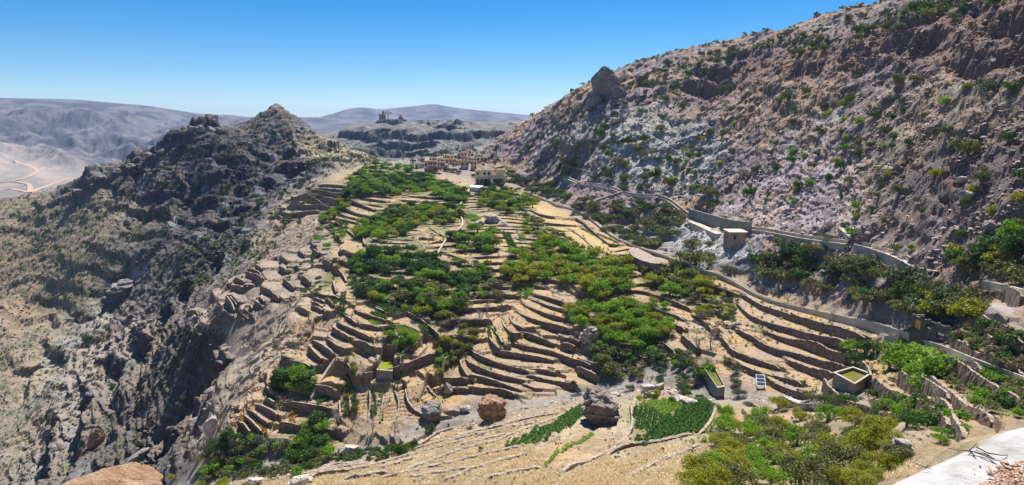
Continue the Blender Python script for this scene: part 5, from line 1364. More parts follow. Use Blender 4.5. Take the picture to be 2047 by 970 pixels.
def mass(name, lst, label, nleaf=260, size=.14, nl=7, flat=.7):
    """many plants too many to single out, in one mesh per call"""
    groups = {}
    for p, rad, colr in lst: groups.setdefault(colr, []).append((p, rad))
    vs, fs, rn, mi = [], [], [], []; off = 0; mats = []
    for colr, l in groups.items():
        mats.append(LEAF[colr]); protos = [leafcloud(900 + k, nl, nleaf, size, flat=flat, lobe=.45, spread=.55, low=-.1) for k in range(5)]
        for k, (p, rad) in enumerate(l):
            V, F, r_2 = protos[k % 5]; a = pr.uniform(0, 6.28); ca, sa = math.cos(a), math.sin(a)
            Vr = np.stack([V[:, 0] * ca - V[:, 1] * sa, V[:, 0] * sa + V[:, 1] * ca, V[:, 2]], 1) * rad + np.array(p)
            vs.append(Vr); fs.append(F + off); off += len(V); rn.append(r_2); mi.append(np.full(len(F), len(mats) - 1))
    o = mesh_np(name, np.concatenate(vs), np.concatenate(fs), None, attrs={"leafrand": ('FACE', np.concatenate(rn))}, kind="stuff")
    for m_ in mats: o.data.materials.append(m_)
    o.data.polygons.foreach_set("material_index", np.concatenate(mi).astype(np.int32))
    o["label"] = label; return o
mass("orchard_greenery", extra, "dense green growth filling the orchards between the larger trees", 420, .11, 9, .8)
# olive and thorn trees of the right-hand band and the thicket in front
titems = []
for poly, n_, dpx, (r0, r1), cols, kind in [
 ([(1150,400),(1230,400),(1340,418),(1370,445),(1350,478),(1290,495),(1240,478),(1190,448),(1140,418)], 38, 20, (2.0,3.2), ['olive green','grey-green','olive green'], 'flat'),
 ([(1500,500),(1620,498),(1700,520),(1860,575),(1960,610),(1960,635),(1880,628),(1760,620),(1660,585),(1520,550)], 44, 24, (2.0,3.2), ['olive green','grey-green','olive green','dark green'], 'flat'),
 ([(1820,590),(1900,590),(1970,610),(1960,640),(1900,640),(1830,625)], 9, 26, (1.8,2.6), ['yellow-green','olive green'], 'flat'),
 ([(1900,500),(2047,480),(2080,600),(1980,560),(1920,540)], 14, 24, (1.4,2.4), ['olive green','yellow-green','dark green'], 'flat'),
 ([(1020,345),(1100,370),(1150,395),(1100,400),(1030,380)], 16, 16, (2.0,3.2), ['grey-green','dark green','olive green'], 'flat'),
 ([(990,350),(1020,345),(1040,368),(1000,372)], 5, 14, (2.2,3.0), ['olive green','grey-green'], 'flat')]:
    for u, v, p in scatter(poly, n_, dpx):
        rad = pr.uniform(r0, r1) * 1.28; colr = pr.choice(cols)
        e = place_tree("olive_tree", kind, colr, p, rad, pr.uniform(.85, 1.15))
        titems.append((e, "%s %s wild olive tree" % (sizew(rad, 2.0, 2.7), colr), u, v))
for u, v, w_, colr in [(1393,528,78,'olive green'),(1458,542,36,'grey-green'),(1300,490,36,'yellow-green'),(1383,492,44,'olive green'),(1418,490,28,'olive green'),(1555,560,84,'olive green'),(1553,522,62,'olive green'),(1653,476,26,'grey-green'),(1702,470,42,'bright green'),(1418,392,52,'olive green'),(1415,415,34,'olive green'),(1610,530,60,'dark green'),(1690,545,64,'dark green'),
                       (1960,618,70,'yellow-green'),(1820,560,40,'bright green'),(1340,470,44,'olive green')]:
    p = hit(u, v)
    rad = w_ / 2 * mpp(p); e = place_tree("olive_tree", 'flat', colr, p, rad, pr.uniform(.8, 1.1)); SPOTS.append((u, v, 20))
    titems.append((e, "%s %s wild olive tree" % (sizew(rad, 2.0, 2.7), colr), u, v))
for u, v, w_, h_ in [(878,348,0,0)]: pass
for u, v, w_, colr in [(893,342,16,'grey-green'),(905,345,18,'olive green'),(917,347,14,'grey-green'),(886,310,22,'olive green'),(893,308,18,'grey-green'),(915,301,12,'dark green'),(825,325,14,'dark green'),(838,322,10,'olive green'),(948,303,12,'dark green'),(1010,365,16,'olive green')]:
    p = hit(u, v); rad = w_ / 2 * mpp(p); e = place_tree("olive_tree", 'flat', colr, p, rad, 1.3)
    titems.append((e, "%s %s wild olive tree" % (sizew(rad, 2.0, 2.7), colr), u, v))
label_all(titems, "tree", "olive and thorn trees beside the terraces"); print("olive", len(titems))
titems = []
for poly, n_, dpx, (r0, r1), cols in [
 ([(1440,825),(1530,812),(1620,830),(1700,850),(1780,868),(1775,900),(1700,935),(1640,985),(1380,990),(1430,915),(1440,880)], 46, 34, (1.7,2.5), ['yellow-green','bright green','yellow-green','olive green']),
 ([(1690,900),(1790,880),(1800,930),(1700,985),(1660,985)], 9, 30, (1.0,1.6), ['yellow-green','olive green']),
 ([(385,905),(430,885),(480,905),(540,950),(420,968)], 13, 24, (1.5,2.2), ['olive green','grey-green','bright green']),
 ([(1620,800),(1760,805),(1840,850),(1800,860),(1680,830)], 12, 28, (1.2,1.8), ['dark green','olive green']),
 ([(1880,855),(1930,860),(1900,890),(1860,885)], 4, 24, (.6,1.0), ['dark green','bright green']),
 ([(1480,740),(1440,720),(1500,790),(1460,800)], 6, 22, (1.2,1.7), ['grey-green','olive green']),
 ([(1250,775),(1400,765),(1410,800),(1280,815)], 9, 26, (1.0,1.5), ['dark green','bright green','yellow-green']),
 ([(320,955),(480,958),(500,985),(320,985)], 8, 26, (.9,1.4), ['yellow-green','yellow-green','bright green'])]:
    for u, v, p in scatter(poly, n_, dpx):
        rad = pr.uniform(r0, r1); colr = pr.choice(cols)
        e = place_tree("thicket_tree", 'near', colr, p, rad, pr.uniform(.85, 1.1))
        titems.append((e, "%s %s leafy thicket tree" % (sizew(rad, 1.3, 2.1), colr), u, v))
label_all(titems, "tree", "leafy trees in the thickets of the near slope"); print("thicket", len(titems))
# leafless trees
BARE = [bare_mesh(s_).mesh("branches", M['greybark']) for s_ in (1, 2, 3)]
titems = []
for u, v, w_ in [(757,735,24),(790,870,34),(745,865,30),(680,850,34),(672,835,26),(1280,795,34),(1300,770,30),(1395,705,44),(1420,690,40),(1375,720,30),(1410,740,36),(1860,790,44),(1835,775,40),(1880,805,40),(1520,590,30),(1545,598,34),(1575,608,34),(1600,618,30),(1630,628,28),(1665,640,26),(1460,930,40),(1410,940,44),(1380,955,40),(1440,880,34),(1640,835,44),(1600,830,36),(530,905,30),(560,900,30),(1235,760,30),(960,640,28),(975,625,26)]:
    p = hit(u, v)
    if p is None: continue
    s = w_ * mpp(p); e = empty("bare_tree", p, pr.uniform(0, 6.28), s * .8)
    b = bpy.data.objects.new("branches", BARE[pr.randrange(3)]); C.objects.link(b); b.parent = e
    titems.append((e, "leafless grey tree", u, v))
label_all(titems, "tree", "leafless grey trees")
# palm in the gorge
p = hit(185, 836); e = empty("palm_tree", p, 0); mb = MB(); mb.tube((0, 0, -.5), (.2, 0, 5.5), .28, .2, 7); mb.build("trunk", M['bark'], e); mb = MB()
for k in range(16):
    a = k * 2.4; el = .9 - 1.5 * (k / 16); prev = Vector((.2, 0, 5.5))
    for q in range(4):
        d_ = Vector((math.cos(a) * math.cos(el - q * .35), math.sin(a) * math.cos(el - q * .35), math.sin(el - q * .35))); nx = prev + d_ * .8
        sd_ = d_.cross(Vector((0, 0, 1))).normalized() * (.28 * (1 - q * .18)); b = len(mb.v)
        mb.v += [tuple(prev - sd_), tuple(prev + sd_), tuple(nx + sd_ * .7), tuple(nx - sd_ * .7)]; mb.f.append((b, b + 1, b + 2, b + 3)); prev = nx
mb.build("fronds", LEAF['brown'], e); tag(e, "lone dry-fronded palm on the canyon slope at lower left", "palm")
# shrubs on the mountain sides
sitems = []
def shrub(u, v, rad, colr, kind='shrub', p=None):
    p = p or hit(u, v)
    if p is None: return
    me = crown_for(kind, colr, pr.randrange(5)); o = bpy.data.objects.new("mountain_shrub", me); C.objects.link(o)
    o.location = (p[0], p[1], p[2] - .1 * rad); o.rotation_euler = (0, 0, pr.uniform(0, 6.28)); o.scale = (rad, rad * pr.uniform(.8, 1.1), rad * pr.uniform(1.1, 1.6))
    sitems.append((o, "%s %s shrub" % (sizew(rad, 1.1, 1.9), colr), u, v))
for u, v, w_, colr in [(1500,394,36,'dark green'),(1596,374,27,'dark green'),(1750,236,32,'grey-green'),(1890,212,32,'bright green'),(1815,292,26,'dark green'),(1200,275,28,'dark green'),(1190,265,16,'dark green'),(1115,245,10,'dark green'),(1312,352,30,'olive green'),(1290,345,18,'grey-green'),(1420,270,24,'grey-green'),(1455,185,34,'grey-green'),(1575,205,40,'grey-green'),(1610,190,30,'olive green'),(1700,205,30,'dark green'),(1560,80,16,'dark green'),(1640,55,12,'dark green'),
                       (1870,40,60,'olive green'),(1850,30,40,'dark green'),(1790,170,40,'olive green'),(1830,165,30,'olive green'),(1710,150,22,'dark green'),(1980,190,50,'grey-green'),(2020,180,40,'dark green'),(1930,310,70,'olive green'),(1870,355,40,'yellow-green'),(1640,270,30,'grey-green'),(1685,300,24,'bright green'),(1690,280,16,'bright green'),(1720,340,16,'dark green'),(1760,365,18,'dark green'),(1740,390,18,'yellow-green'),(1680,395,14,'dark green'),(1510,345,20,'dark green'),(1440,330,14,'yellow-green'),
                       (1350,335,18,'grey-green'),(1905,520,34,'dark green'),(1895,515,20,'bright green'),(1790,505,34,'grey-green'),(1820,500,20,'bright green'),(2025,480,60,'bright green'),(960,900,14,'olive green'),(860,865,26,'dark green'),(770,915,20,'dark green'),(800,908,40,'dark green'),(825,900,36,'dark green'),(1145,770,16,'dark green'),(938,860,16,'olive green'),(1010,795,16,'dark green'),(610,905,30,'dark green')]:
    p = hit(u, v)
    if p: shrub(u, v, w_ / 2 * mpp(p), colr, p=p); SPOTS.append((u, v, 12))
for poly, n_, dpx, (r0, r1), cols in [
 ([(1060,290),(1180,210),(1330,160),(1400,220),(1330,400),(1180,370),(1060,350),(980,330)], 62, 15, (.9,1.9), ['grey-green','dark green','olive green']),
 ([(1400,220),(1560,190),(1740,190),(1800,300),(1740,440),(1560,430),(1400,380),(1330,380)], 62, 20, (.6,1.25), ['grey-green','dark green','olive green','bright green','yellow-green']),
 ([(1740,200),(1900,160),(2047,190),(2047,480),(1860,480),(1740,440)], 30, 26, (.5,1.1), ['olive green','grey-green','dark green','yellow-green']),
 ([(1250,150),(1400,105),(1540,78),(1700,40),(1870,5),(2047,-5),(1870,60),(1700,90),(1540,130),(1400,190),(1290,190)], 44, 16, (.9,1.8), ['grey-green','dark green','olive green']),
 ([(300,320),(552,240),(640,290),(740,330),(640,350),(520,440),(380,560),(250,520)], 44, 14, (1.6,3.0), ['dark green','grey-green']),
 ([(250,560),(420,620),(460,760),(380,930),(200,900),(60,960),(0,860),(100,700)], 34, 20, (1.2,2.6), ['dark green','grey-green','olive green'])]:
    for u, v, p in scatter(poly, min(n_, 296 - len(sitems)), dpx, rmin=60, clump=26.0): shrub(u, v, pr.uniform(r0, r1) * (1.75 if u > 960 else 1.0), pr.choice(cols), p=p)
label_all(sitems, "shrub", "shrubs scattered over the mountain sides"); print("shrubs", len(sitems))
# the rest of the scrub, as one mass
lst = []
for poly, n_, (w0, w1), cols in [                       # sizes in photo pixels, turned into metres where they stand
 ([(960,330),(1060,280),(1180,200),(1420,105),(1700,40),(2047,-5),(2047,480),(1860,560),(1600,500),(1400,440),(1200,370),(1050,360)], 2600, (3.5,9), ['grey-green','dark green','olive green','olive green','brown']),
 ([(1045,250),(1100,225),(1180,185),(1290,145),(1420,103),(1540,75),(1700,38),(1870,2),(1990,-20),(2047,0),(1870,30),(1700,65),(1540,100),(1420,130),(1290,170),(1100,250)], 420, (6,15), ['grey-green','dark green','olive green']),
 ([(0,400),(200,350),(400,260),(552,225),(640,270),(760,322),(640,360),(520,440),(430,560),(470,690),(400,900),(300,970),(0,970)], 4200, (3,8), ['grey-green','dark green','olive green','olive green']),
 ([(380,480),(520,450),(560,490),(480,560),(380,600),(330,560)], 700, (5,12), ['dark green','olive green','grey-green']),
 ([(600,280),(640,270),(760,322),(700,340),(620,330)], 260, (2.5,6), ['grey-green','olive green']),
 ([(700,262),(1030,262),(980,330),(760,325),(620,290)], 1500, (2.5,5), ['grey-green','dark green']),
 ([(540,380),(900,360),(1150,440),(1400,560),(1480,700),(1200,740),(960,780),(860,830),(560,870),(470,860),(600,640)], 2300, (2.5,9), ['dark green','olive green','bright green','yellow-green','brown']),
 ([(1150,440),(1480,580),(2047,780),(2047,830),(1900,850),(1600,790),(1440,740),(1300,500)], 1000, (3,13), ['dark green','olive green','bright green','brown']),
 ([(1870,660),(2047,700),(2047,790),(1760,690)], 160, (10,30), ['dark green','olive green','brown']),
 ([(420,930),(800,870),(1100,800),(1300,790),(1500,830),(1900,850),(1700,990),(400,990)], 700, (3,11), ['olive green','brown','dark green']),
 ([(1380,860),(1500,830),(1760,880),(1700,985),(1380,985)], 500, (8,22), ['olive green','brown','yellow-green','bright green'])]:
    for u, v, p in scatter(poly, n_, 0, reg=False, clump=18.0): lst.append((p, mpp(p) * .5 * (w0 + (w1 - w0) * pr.random() ** 1.8), pr.choice(cols)))
for k in range(150):                                    # bushes standing along the crest of the right mountain
    u = pr.uniform(1050, 1990); th = float(ray(u, 100)[0]); j_ = int(np.argmin(abs(TF - th))); kk = np.nonzero((RF > 170) & (RF < 600))[0]
    i_ = kk[int(np.argmax(Land.Z[kk, j_] / RF[kk]))]; r = RF[i_] + pr.uniform(-6, 3); x_, y_ = r * math.sin(th), r * math.cos(th); p = (x_, y_, float(gz(x_, y_)))
    lst.append((p, mpp(p) * .5 * (5 + 13 * pr.random() ** 1.6), pr.choice(['grey-green', 'dark green', 'olive green'])))
mass("scrub", lst, "low scrub and small bushes dotted over the slopes", 26, .30, 3, .55); print("scrub", len(lst))
# dry grass
def grass(name, polys, mat, label, hgt, seed, blades=5):
    g = np.random.default_rng(seed); rg_ = random.Random(seed); B_ = []
    for poly, n_ in polys:
        for u, v, p in scatter(poly, n_, 0, rnd=rg_, reg=False): B_.append(p)
    P_ = np.repeat(np.array(B_), blades, 0); n_ = len(P_)
    a = g.uniform(0, 6.28, n_); h = hgt * g.uniform(.5, 1.2, n_); w_ = h * g.uniform(.10, .22, n_); off = g.normal(0, hgt * .45, (n_, 2))
    bx, by = P_[:, 0] + off[:, 0], P_[:, 1] + off[:, 1]; z = gz(bx, by) - .03
    lean = g.normal(0, .45, (n_, 2)) * h[:, None]
    V = np.stack([np.stack([bx - np.cos(a) * w_, by - np.sin(a) * w_, z], 1), np.stack([bx + np.cos(a) * w_, by + np.sin(a) * w_, z], 1), np.stack([bx + lean[:, 0], by + lean[:, 1], z + h], 1)], 1).reshape(-1, 3)
    o = mesh_np(name, V, np.arange(n_ * 3).reshape(-1, 3), mat, attrs={"leafrand": ('FACE', g.uniform(0, 1, n_))}, kind="stuff"); o["label"] = label
grass("dry_grass", [([(420,965),(600,948),(760,905),(880,862),(1000,825),(1130,800),(1200,795),(1120,850),(1060,900),(1130,965),(1000,985),(420,985)], 6500), ([(1120,960),(1220,910),(1250,975),(1120,985)], 1500),
      ([(1215,925),(1390,878),(1440,880),(1380,985),(1250,985)], 1600), ([(1620,940),(1790,900),(1830,950),(1600,985)], 1500)], LEAF['straw'], "dry straw-coloured grass on the near slope", .42, 8)
grass("terrace_grass", [([(560,480),(700,400),(950,400),(1150,440),(1480,590),(1750,660),(1680,760),(1440,720),(1200,740),(1000,770),(860,830),(560,860),(480,860),(600,640)], 9000)], LEAF['straw'], "short dry grass on the terrace treads", .3, 9, 4)
# crops
def crop(poly, mat, rows, label, hgt=.5, dens=1.0, name="crop_field"):
    p0 = [hit(u, v) for u, v in poly]; cx_ = sum(p[0] for p in p0) / len(p0); cy_ = sum(p[1] for p in p0) / len(p0)
    ax = max(((Vector(a[:2]) - Vector(b[:2])) for a in p0 for b in p0), key=lambda q: q.length).normalized(); ay = Vector((-ax.y, ax.x))
    P2 = [((p[0] - cx_) * ax.x + (p[1] - cy_) * ax.y, (p[0] - cx_) * ay.x + (p[1] - cy_) * ay.y) for p in p0]
    xs = [q[0] for q in P2]; ys = [q[1] for q in P2]; g = np.random.default_rng(int(cx_ * 7) & 1023); pos = []
    yv = min(ys); 
    while yv < max(ys):
        xv = min(xs)
        while xv < max(xs):
            if inpoly(P2, xv, yv): pos.append((xv + g.normal(0, .08), yv + g.normal(0, .06)))
            xv += .38 / dens
        yv += rows
    if not pos: return
    pos = np.array(pos); wx = cx_ + pos[:, 0] * ax.x + pos[:, 1] * ay.x; wy = cy_ + pos[:, 0] * ax.y + pos[:, 1] * ay.y; wz = gz(wx, wy)
    V0, F0, r0 = leafcloud(77, 3, 20, .26, flat=.7, lobe=.5, spread=.4); vs = []; fs = []; rn = []
    for k in range(len(pos)):
        s_ = hgt * g.uniform(.75, 1.25); a = g.uniform(0, 6.28); ca, sa = math.cos(a), math.sin(a)
        vs.append(np.stack([V0[:, 0] * ca - V0[:, 1] * sa, V0[:, 0] * sa + V0[:, 1] * ca, V0[:, 2]], 1) * s_ + np.array([wx[k], wy[k], wz[k]])); fs.append(F0 + k * len(V0)); rn.append(r0)
    o = mesh_np(name, np.concatenate(vs), np.concatenate(fs), mat, attrs={"leafrand": ('FACE', np.concatenate(rn))}, kind="stuff"); o["label"] = label
CR = LEAF['crop']; FC = LEAF['fresh crop']; OC = LEAF['ochre crop']
for poly, m_, rows, lab in [
 ([(684,587),(697,585),(692,632),(677,632)], CR, .8, "dark green vegetable rows in a narrow strip"), ([(630,591),(652,594),(650,598),(632,597)], CR, .6, "green crop on the small stacked plots"), ([(656,597),(678,601),(672,610),(660,606)], CR, .6, "green crop right of the small stacked plots"),
 ([(738,628),(758,620),(778,638),(768,642),(748,634)], CR, .6, "green crop on a curved plot"), ([(750,606),(768,600),(808,630),(790,638),(770,628)], CR, .6, "green crop on a long curved plot"), ([(728,634),(745,634),(765,648),(748,650)], FC, .6, "fresh green crop on a lower curved plot"),
 ([(790,600),(805,598),(830,620),(848,640),(838,642),(812,622)], CR, .7, "green crop in a diagonal strip"), ([(848,642),(862,650),(880,672),(885,690),(868,672)], CR, .7, "green crop lower in the diagonal strip"), ([(786,648),(812,652),(840,668),(838,686),(810,686),(796,664)], FC, .35, "lime-green field of low crop"),
 ([(836,652),(850,652),(868,674),(848,676)], CR, .5, "green crop right of the lime-green field"), ([(798,712),(816,706),(808,758),(795,758)], CR, .9, "bushy crop rows right of the green tank"), ([(745,772),(755,772),(752,840),(742,835)], CR, .9, "green crop rows in a long narrow strip"), ([(762,780),(770,780),(764,848),(757,848)], FC, .8, "lighter crop rows in a long narrow strip"),
 ([(1008,893),(1060,868),(1110,846),(1150,814),(1172,820),(1160,842),(1100,874),(1040,894)], CR, .8, "band of dense green crop on the near slope"), ([(1262,826),(1300,818),(1330,838),(1290,862),(1265,855)], CR, .85, "green crop inside the curved rim"), ([(1330,838),(1400,800),(1430,812),(1425,842),(1390,866),(1290,892),(1272,882)], CR, .85, "large dense dark green crop field"),
 ([(1268,812),(1330,800),(1380,795),(1395,802),(1330,832),(1300,815)], FC, .7, "lighter green crop above the dark field"), ([(1037,577),(1047,575),(1042,600),(1034,600)], FC, .4, "bright green bed, left of three"), ([(1050,572),(1062,566),(1056,596),(1047,598)], FC, .4, "bright green bed, middle of three"), ([(1066,562),(1074,560),(1064,590),(1058,594)], FC, .4, "bright green bed, right of three"),
 ([(1800,678),(1830,684),(1950,730),(2060,785),(2060,793),(1940,745),(1820,692)], FC, .45, "long bright green grass strip below the channel"), ([(932,428),(950,430),(962,438),(958,443),(940,440),(930,434)], FC, .4, "green crop on the round plot"), ([(1003,464),(1018,466),(1034,494),(1022,500),(1010,480)], CR, .5, "green crop beds under the rounded boulders"), ([(1035,470),(1048,470),(1052,482),(1038,483)], FC, .5, "small bright green bed"),
 ([(524,782),(540,780),(558,812),(545,812)], CR, .6, "green crop on the lower left steps"), ([(548,774),(560,772),(574,792),(560,794)], CR, .6, "green crop beside the dark hollow"), ([(648,775),(668,768),(660,800),(640,815),(630,808)], CR, .6, "dark green crop on the sloping plot"),
 ([(490,822),(500,815),(532,852),(536,872),(524,872)], OC, .5, "ochre crop on the upper step"), ([(476,835),(486,830),(512,868),(505,880),(488,862)], OC, .5, "ochre crop on the lower step"), ([(466,850),(474,842),(492,872),(486,880)], OC, .5, "ochre crop on the lowest step"), ([(580,800),(590,800),(592,850),(580,850)], OC, .6, "ochre crop in a vertical strip"),
 ([(1110,868),(1170,838),(1190,838),(1130,878)], OC, 2.4, "sparse low plants in the pitted pale field"), ([(1075,910),(1180,868),(1222,870),(1110,945),(1090,935)], FC, 2.6, "tufts of green in the pits of the pale field"), ([(783,560),(800,552),(810,560),(795,570)], CR, .6, "green crop among the orchard trees"),
 ([(985,660),(993,656),(1008,690),(1000,700)], CR, .8, "green bushes lining a curved plot"), ([(975,650),(983,645),(990,690),(980,692)], CR, .9, "green bushes on the dry stairway's right edge"), ([(1064,735),(1108,744),(1108,740),(1068,731)], CR, 1.6, "row of round green bushes on a terrace"), ([(1010,650),(1016,650),(1026,674),(1020,674)], CR, 1.2, "row of green bushes on a narrow curved terrace"),
 ([(1150,455),(1200,480),(1236,494),(1238,488),(1180,458)], CR, 2.2, "dark green bushes along the golden stubble")]:
    crop(poly, m_, rows, lab, .5 if m_ is not CR else .62, 1.25)

# ------------------------------------------------------------------ rocks
def rock_np(seed, sub=3, planes=16, rough=.06, dims=(1, 1, 1), lay=0.0):
    bm = bmesh.new(); bmesh.ops.create_icosphere(bm, subdivisions=sub, radius=1)
    V = np.array([v.co for v in bm.verts]); F = np.array([[v.index for v in f.verts] for f in bm.faces]); bm.free()
    g = np.random.default_rng(seed); N_ = g.normal(size=(planes, 3)); N_ /= np.linalg.norm(N_, axis=1)[:, None]; D = g.uniform(.55, .95, planes)
    dots = V @ N_.T; k = np.min(np.where(dots > .05, D[None] / np.maximum(dots, .05), 9), axis=1); V = V * np.minimum(k, 1.25)[:, None]
    if lay: V[:, 2] += lay * np.sin(V[:, 2] * 14 + 2 * V[:, 0]) * .05; V[:, :2] *= (1 + .07 * lay * np.sign(np.sin(V[:, 2] * 13 + V[:, 0] * 2)))[:, None]
    nn = fbm(V[:, 0] * 2.3 + seed, V[:, 1] * 2.3, V[:, 2] * 2.3, 4, seed % 50)
    return V * (1 + rough * 2.2 * nn[:, None]) * np.array(dims), F
def boulder(u, v, w_, h_, mat, label, seed, depth=1.0, sink=.25, sub=4, rough=.07, lay=0.0, r=None, cat="boulder", rot=None, name="boulder", planes=16):
    p = hit(u, v)
    if r: th, t = ray(u, v); p = (r * math.sin(float(th)), r * math.cos(float(th)), r * float(t))
    s = mpp(p); W_, H_ = w_ * s / 2, h_ * s / 2
    V, F = rock_np(seed, sub, planes, rough, (W_, W_ * depth, H_ * (1 + sink)), lay)
    a = -math.atan2(p[0], p[1]) + (rot or 0); ca, sa = math.cos(a), math.sin(a)
    V = np.stack([V[:, 0] * ca - V[:, 1] * sa, V[:, 0] * sa + V[:, 1] * ca, V[:, 2] + H_ * (1 - sink)], 1)
    o = mesh_np(name, V, F, mat); o.location = p; tag(o, label, cat); return o
boulder(981, 838, 48, 50, M['rock_red'], "big orange-faced block of rock standing in the wadi", 4, 1.0, .2, 5, .09, .7, planes=9)
boulder(1203, 846, 92, 60, M['rock'], "tall dark crag with a bush on top rising from the wadi bank", 27, .8, .35, 5, .15, .9, planes=22)
boulder(866, 828, 40, 28, M['rock_grey'], "grey boulder with a dark overhang at the foot of the strips", 16, 1.0, .4, 5, .13, .6)
boulder(895, 788, 22, 26, M['rock'], "brown boulder at the corner of the lowest curved wall", 8, 1.0, .3, 4)
boulder(930, 822, 18, 12, M['rock_pale'], "pale slab lying left of the orange-faced block", 9, 1.0, .3, 3)
boulder(1180, 682, 44, 30, M['rock_pale'], "pale layered outcrop at the right end of the curved walls", 15, 1.0, .5, 5, .14, .9, cat="outcrop")
boulder(985, 443, 46, 14, M['rock_pale'], "broad pale rounded boulder below the orchard wall", 12, .8, .3, 4)
boulder(962, 448, 22, 9, M['rock_pale'], "flat pale boulder left of the broad rounded one", 13, .8, .3, 4)
boulder(1003, 450, 20, 9, M['rock_pale'], "small pale boulder right of the broad rounded one", 14, .8, .3, 4)
boulder(1255, 425, 26, 14, M['rock_pale'], "pale boulder among the wild olive trees", 15, .8, .3, 4)
boulder(1207, 194, 52, 54, M['rock_grey'], "huge leaning rock standing on the skyline", 31, .8, .22, 5, .05, .2, planes=8, rot=.3)
boulder(1238, 196, 24, 24, M['rock_grey'], "blocky rock leaning on the right foot of the huge skyline rock", 33, .9, .3, 4, planes=9)
boulder(1187, 216, 36, 26, M['rock_grey'], "dark rock shelf under the huge skyline rock", 35, .9, .3, 4, planes=9)
boulder(1285, 158, 36, 14, M['rock_grey'], "low rounded rock on the skyline right of the huge leaning one", 36, .8, .3, 4)
boulder(1178, 238, 22, 18, M['rock'], "square boulder below the dark rock shelf", 37, .8, .3, 4)
boulder(1135, 305, 40, 22, M['rock'], "long tilted slab on the lower right spur", 38, .5, .3, 4, .05, .3)
boulder(1095, 300, 24, 14, M['rock'], "tilted slab left of the long one on the lower spur", 39, .6, .3, 4)
boulder(1230, 245, 20, 10, M['rock_pale'], "pale flat boulder on the scree below the skyline rock", 40, .8, .3, 3)
boulder(250, 582, 66, 26, M['rock_grey'], "overhanging brown-grey crag jutting over the canyon", 41, .7, .2, 5, .09, .8, cat="outcrop")
boulder(196, 890, 34, 38, M['rock_red'], "reddish rock tower on the canyon slope at lower left", 42, .8, .3, 4, .09)
boulder(100, 870, 22, 22, M['rock_grey'], "grey block on the canyon slope left of the reddish tower", 43, .8, .3, 4)
boulder(425, 862, 34, 34, M['rock_pale'], "pale rock at the lowest tip of the terraced spur", 44, .8, .3, 4, .08)
boulder(700, 905, 44, 16, M['rock_pale'], "long pale slab in the wadi bed left of centre", 45, .6, .3, 4)
boulder(600, 965, 50, 16, M['rock_pale'], "pale flat boulder at the bottom edge of the near slope", 46, .7, .3, 4)
boulder(505, 970, 36, 18, M['rock_pale'], "pale boulder at the bottom left of the near slope", 47, .7, .3, 4)
boulder(1300, 779, 30, 12, M['rock_pale'], "whitish water-worn boulder in the wadi", 48, .8, .3, 4)
boulder(1320, 777, 22, 14, M['rock_pale'], "grey-white boulder right of the whitish water-worn one", 49, .8, .3, 4)
boulder(1370, 808, 60, 18, M['rock_pale'], "broad pale rock shelf above the dark crop field", 50, .6, .4, 4, .09)
boulder(1580, 812, 60, 20, M['rock_pale'], "smooth grey rock slab above the near thicket", 51, .6, .5, 4, .08)
boulder(1800, 905, 46, 34, M['rock_pale'], "layered tan outcrop above the white ledge", 52, .8, .3, 4, .09, .8, cat="outcrop")
boulder(1795, 833, 14, 10, M['rock_pale'], "small white boulder among the dark bushes", 53, .8, .2, 3)
# crest rocks of the left ridge
ci = []
for k, (u, v, w_, h_) in enumerate([(552,222,9,7),(546,226,8,5),(385,262,22,14),(402,262,20,16),(420,262,20,14),(438,264,14,11),(370,268,14,9),(506,248,6,5),(476,262,8,6),(596,262,10,6),(325,304,18,9),(300,312,18,9),(262,334,20,10),(230,346,20,10),(205,356,18,9),(160,385,22,10)]):
    p = hit(u, v)
    if p is None: p = hit(u, v + 5)
    if p is None: continue
    s = mpp(p); V, F = rock_np(60 + k, 3, 12, .1, (w_ * s / 2, w_ * s / 2, h_ * s / 2 * 1.3), .5)
    o = mesh_np("crest_rock", V, F, M['rock_grey']); o.location = (p[0], p[1], p[2] + h_ * s * .2); ci.append((o, "dark craggy rock on the ridge crest", u, v))
label_all(ci, "rock", "dark rocks along the left ridge crest")
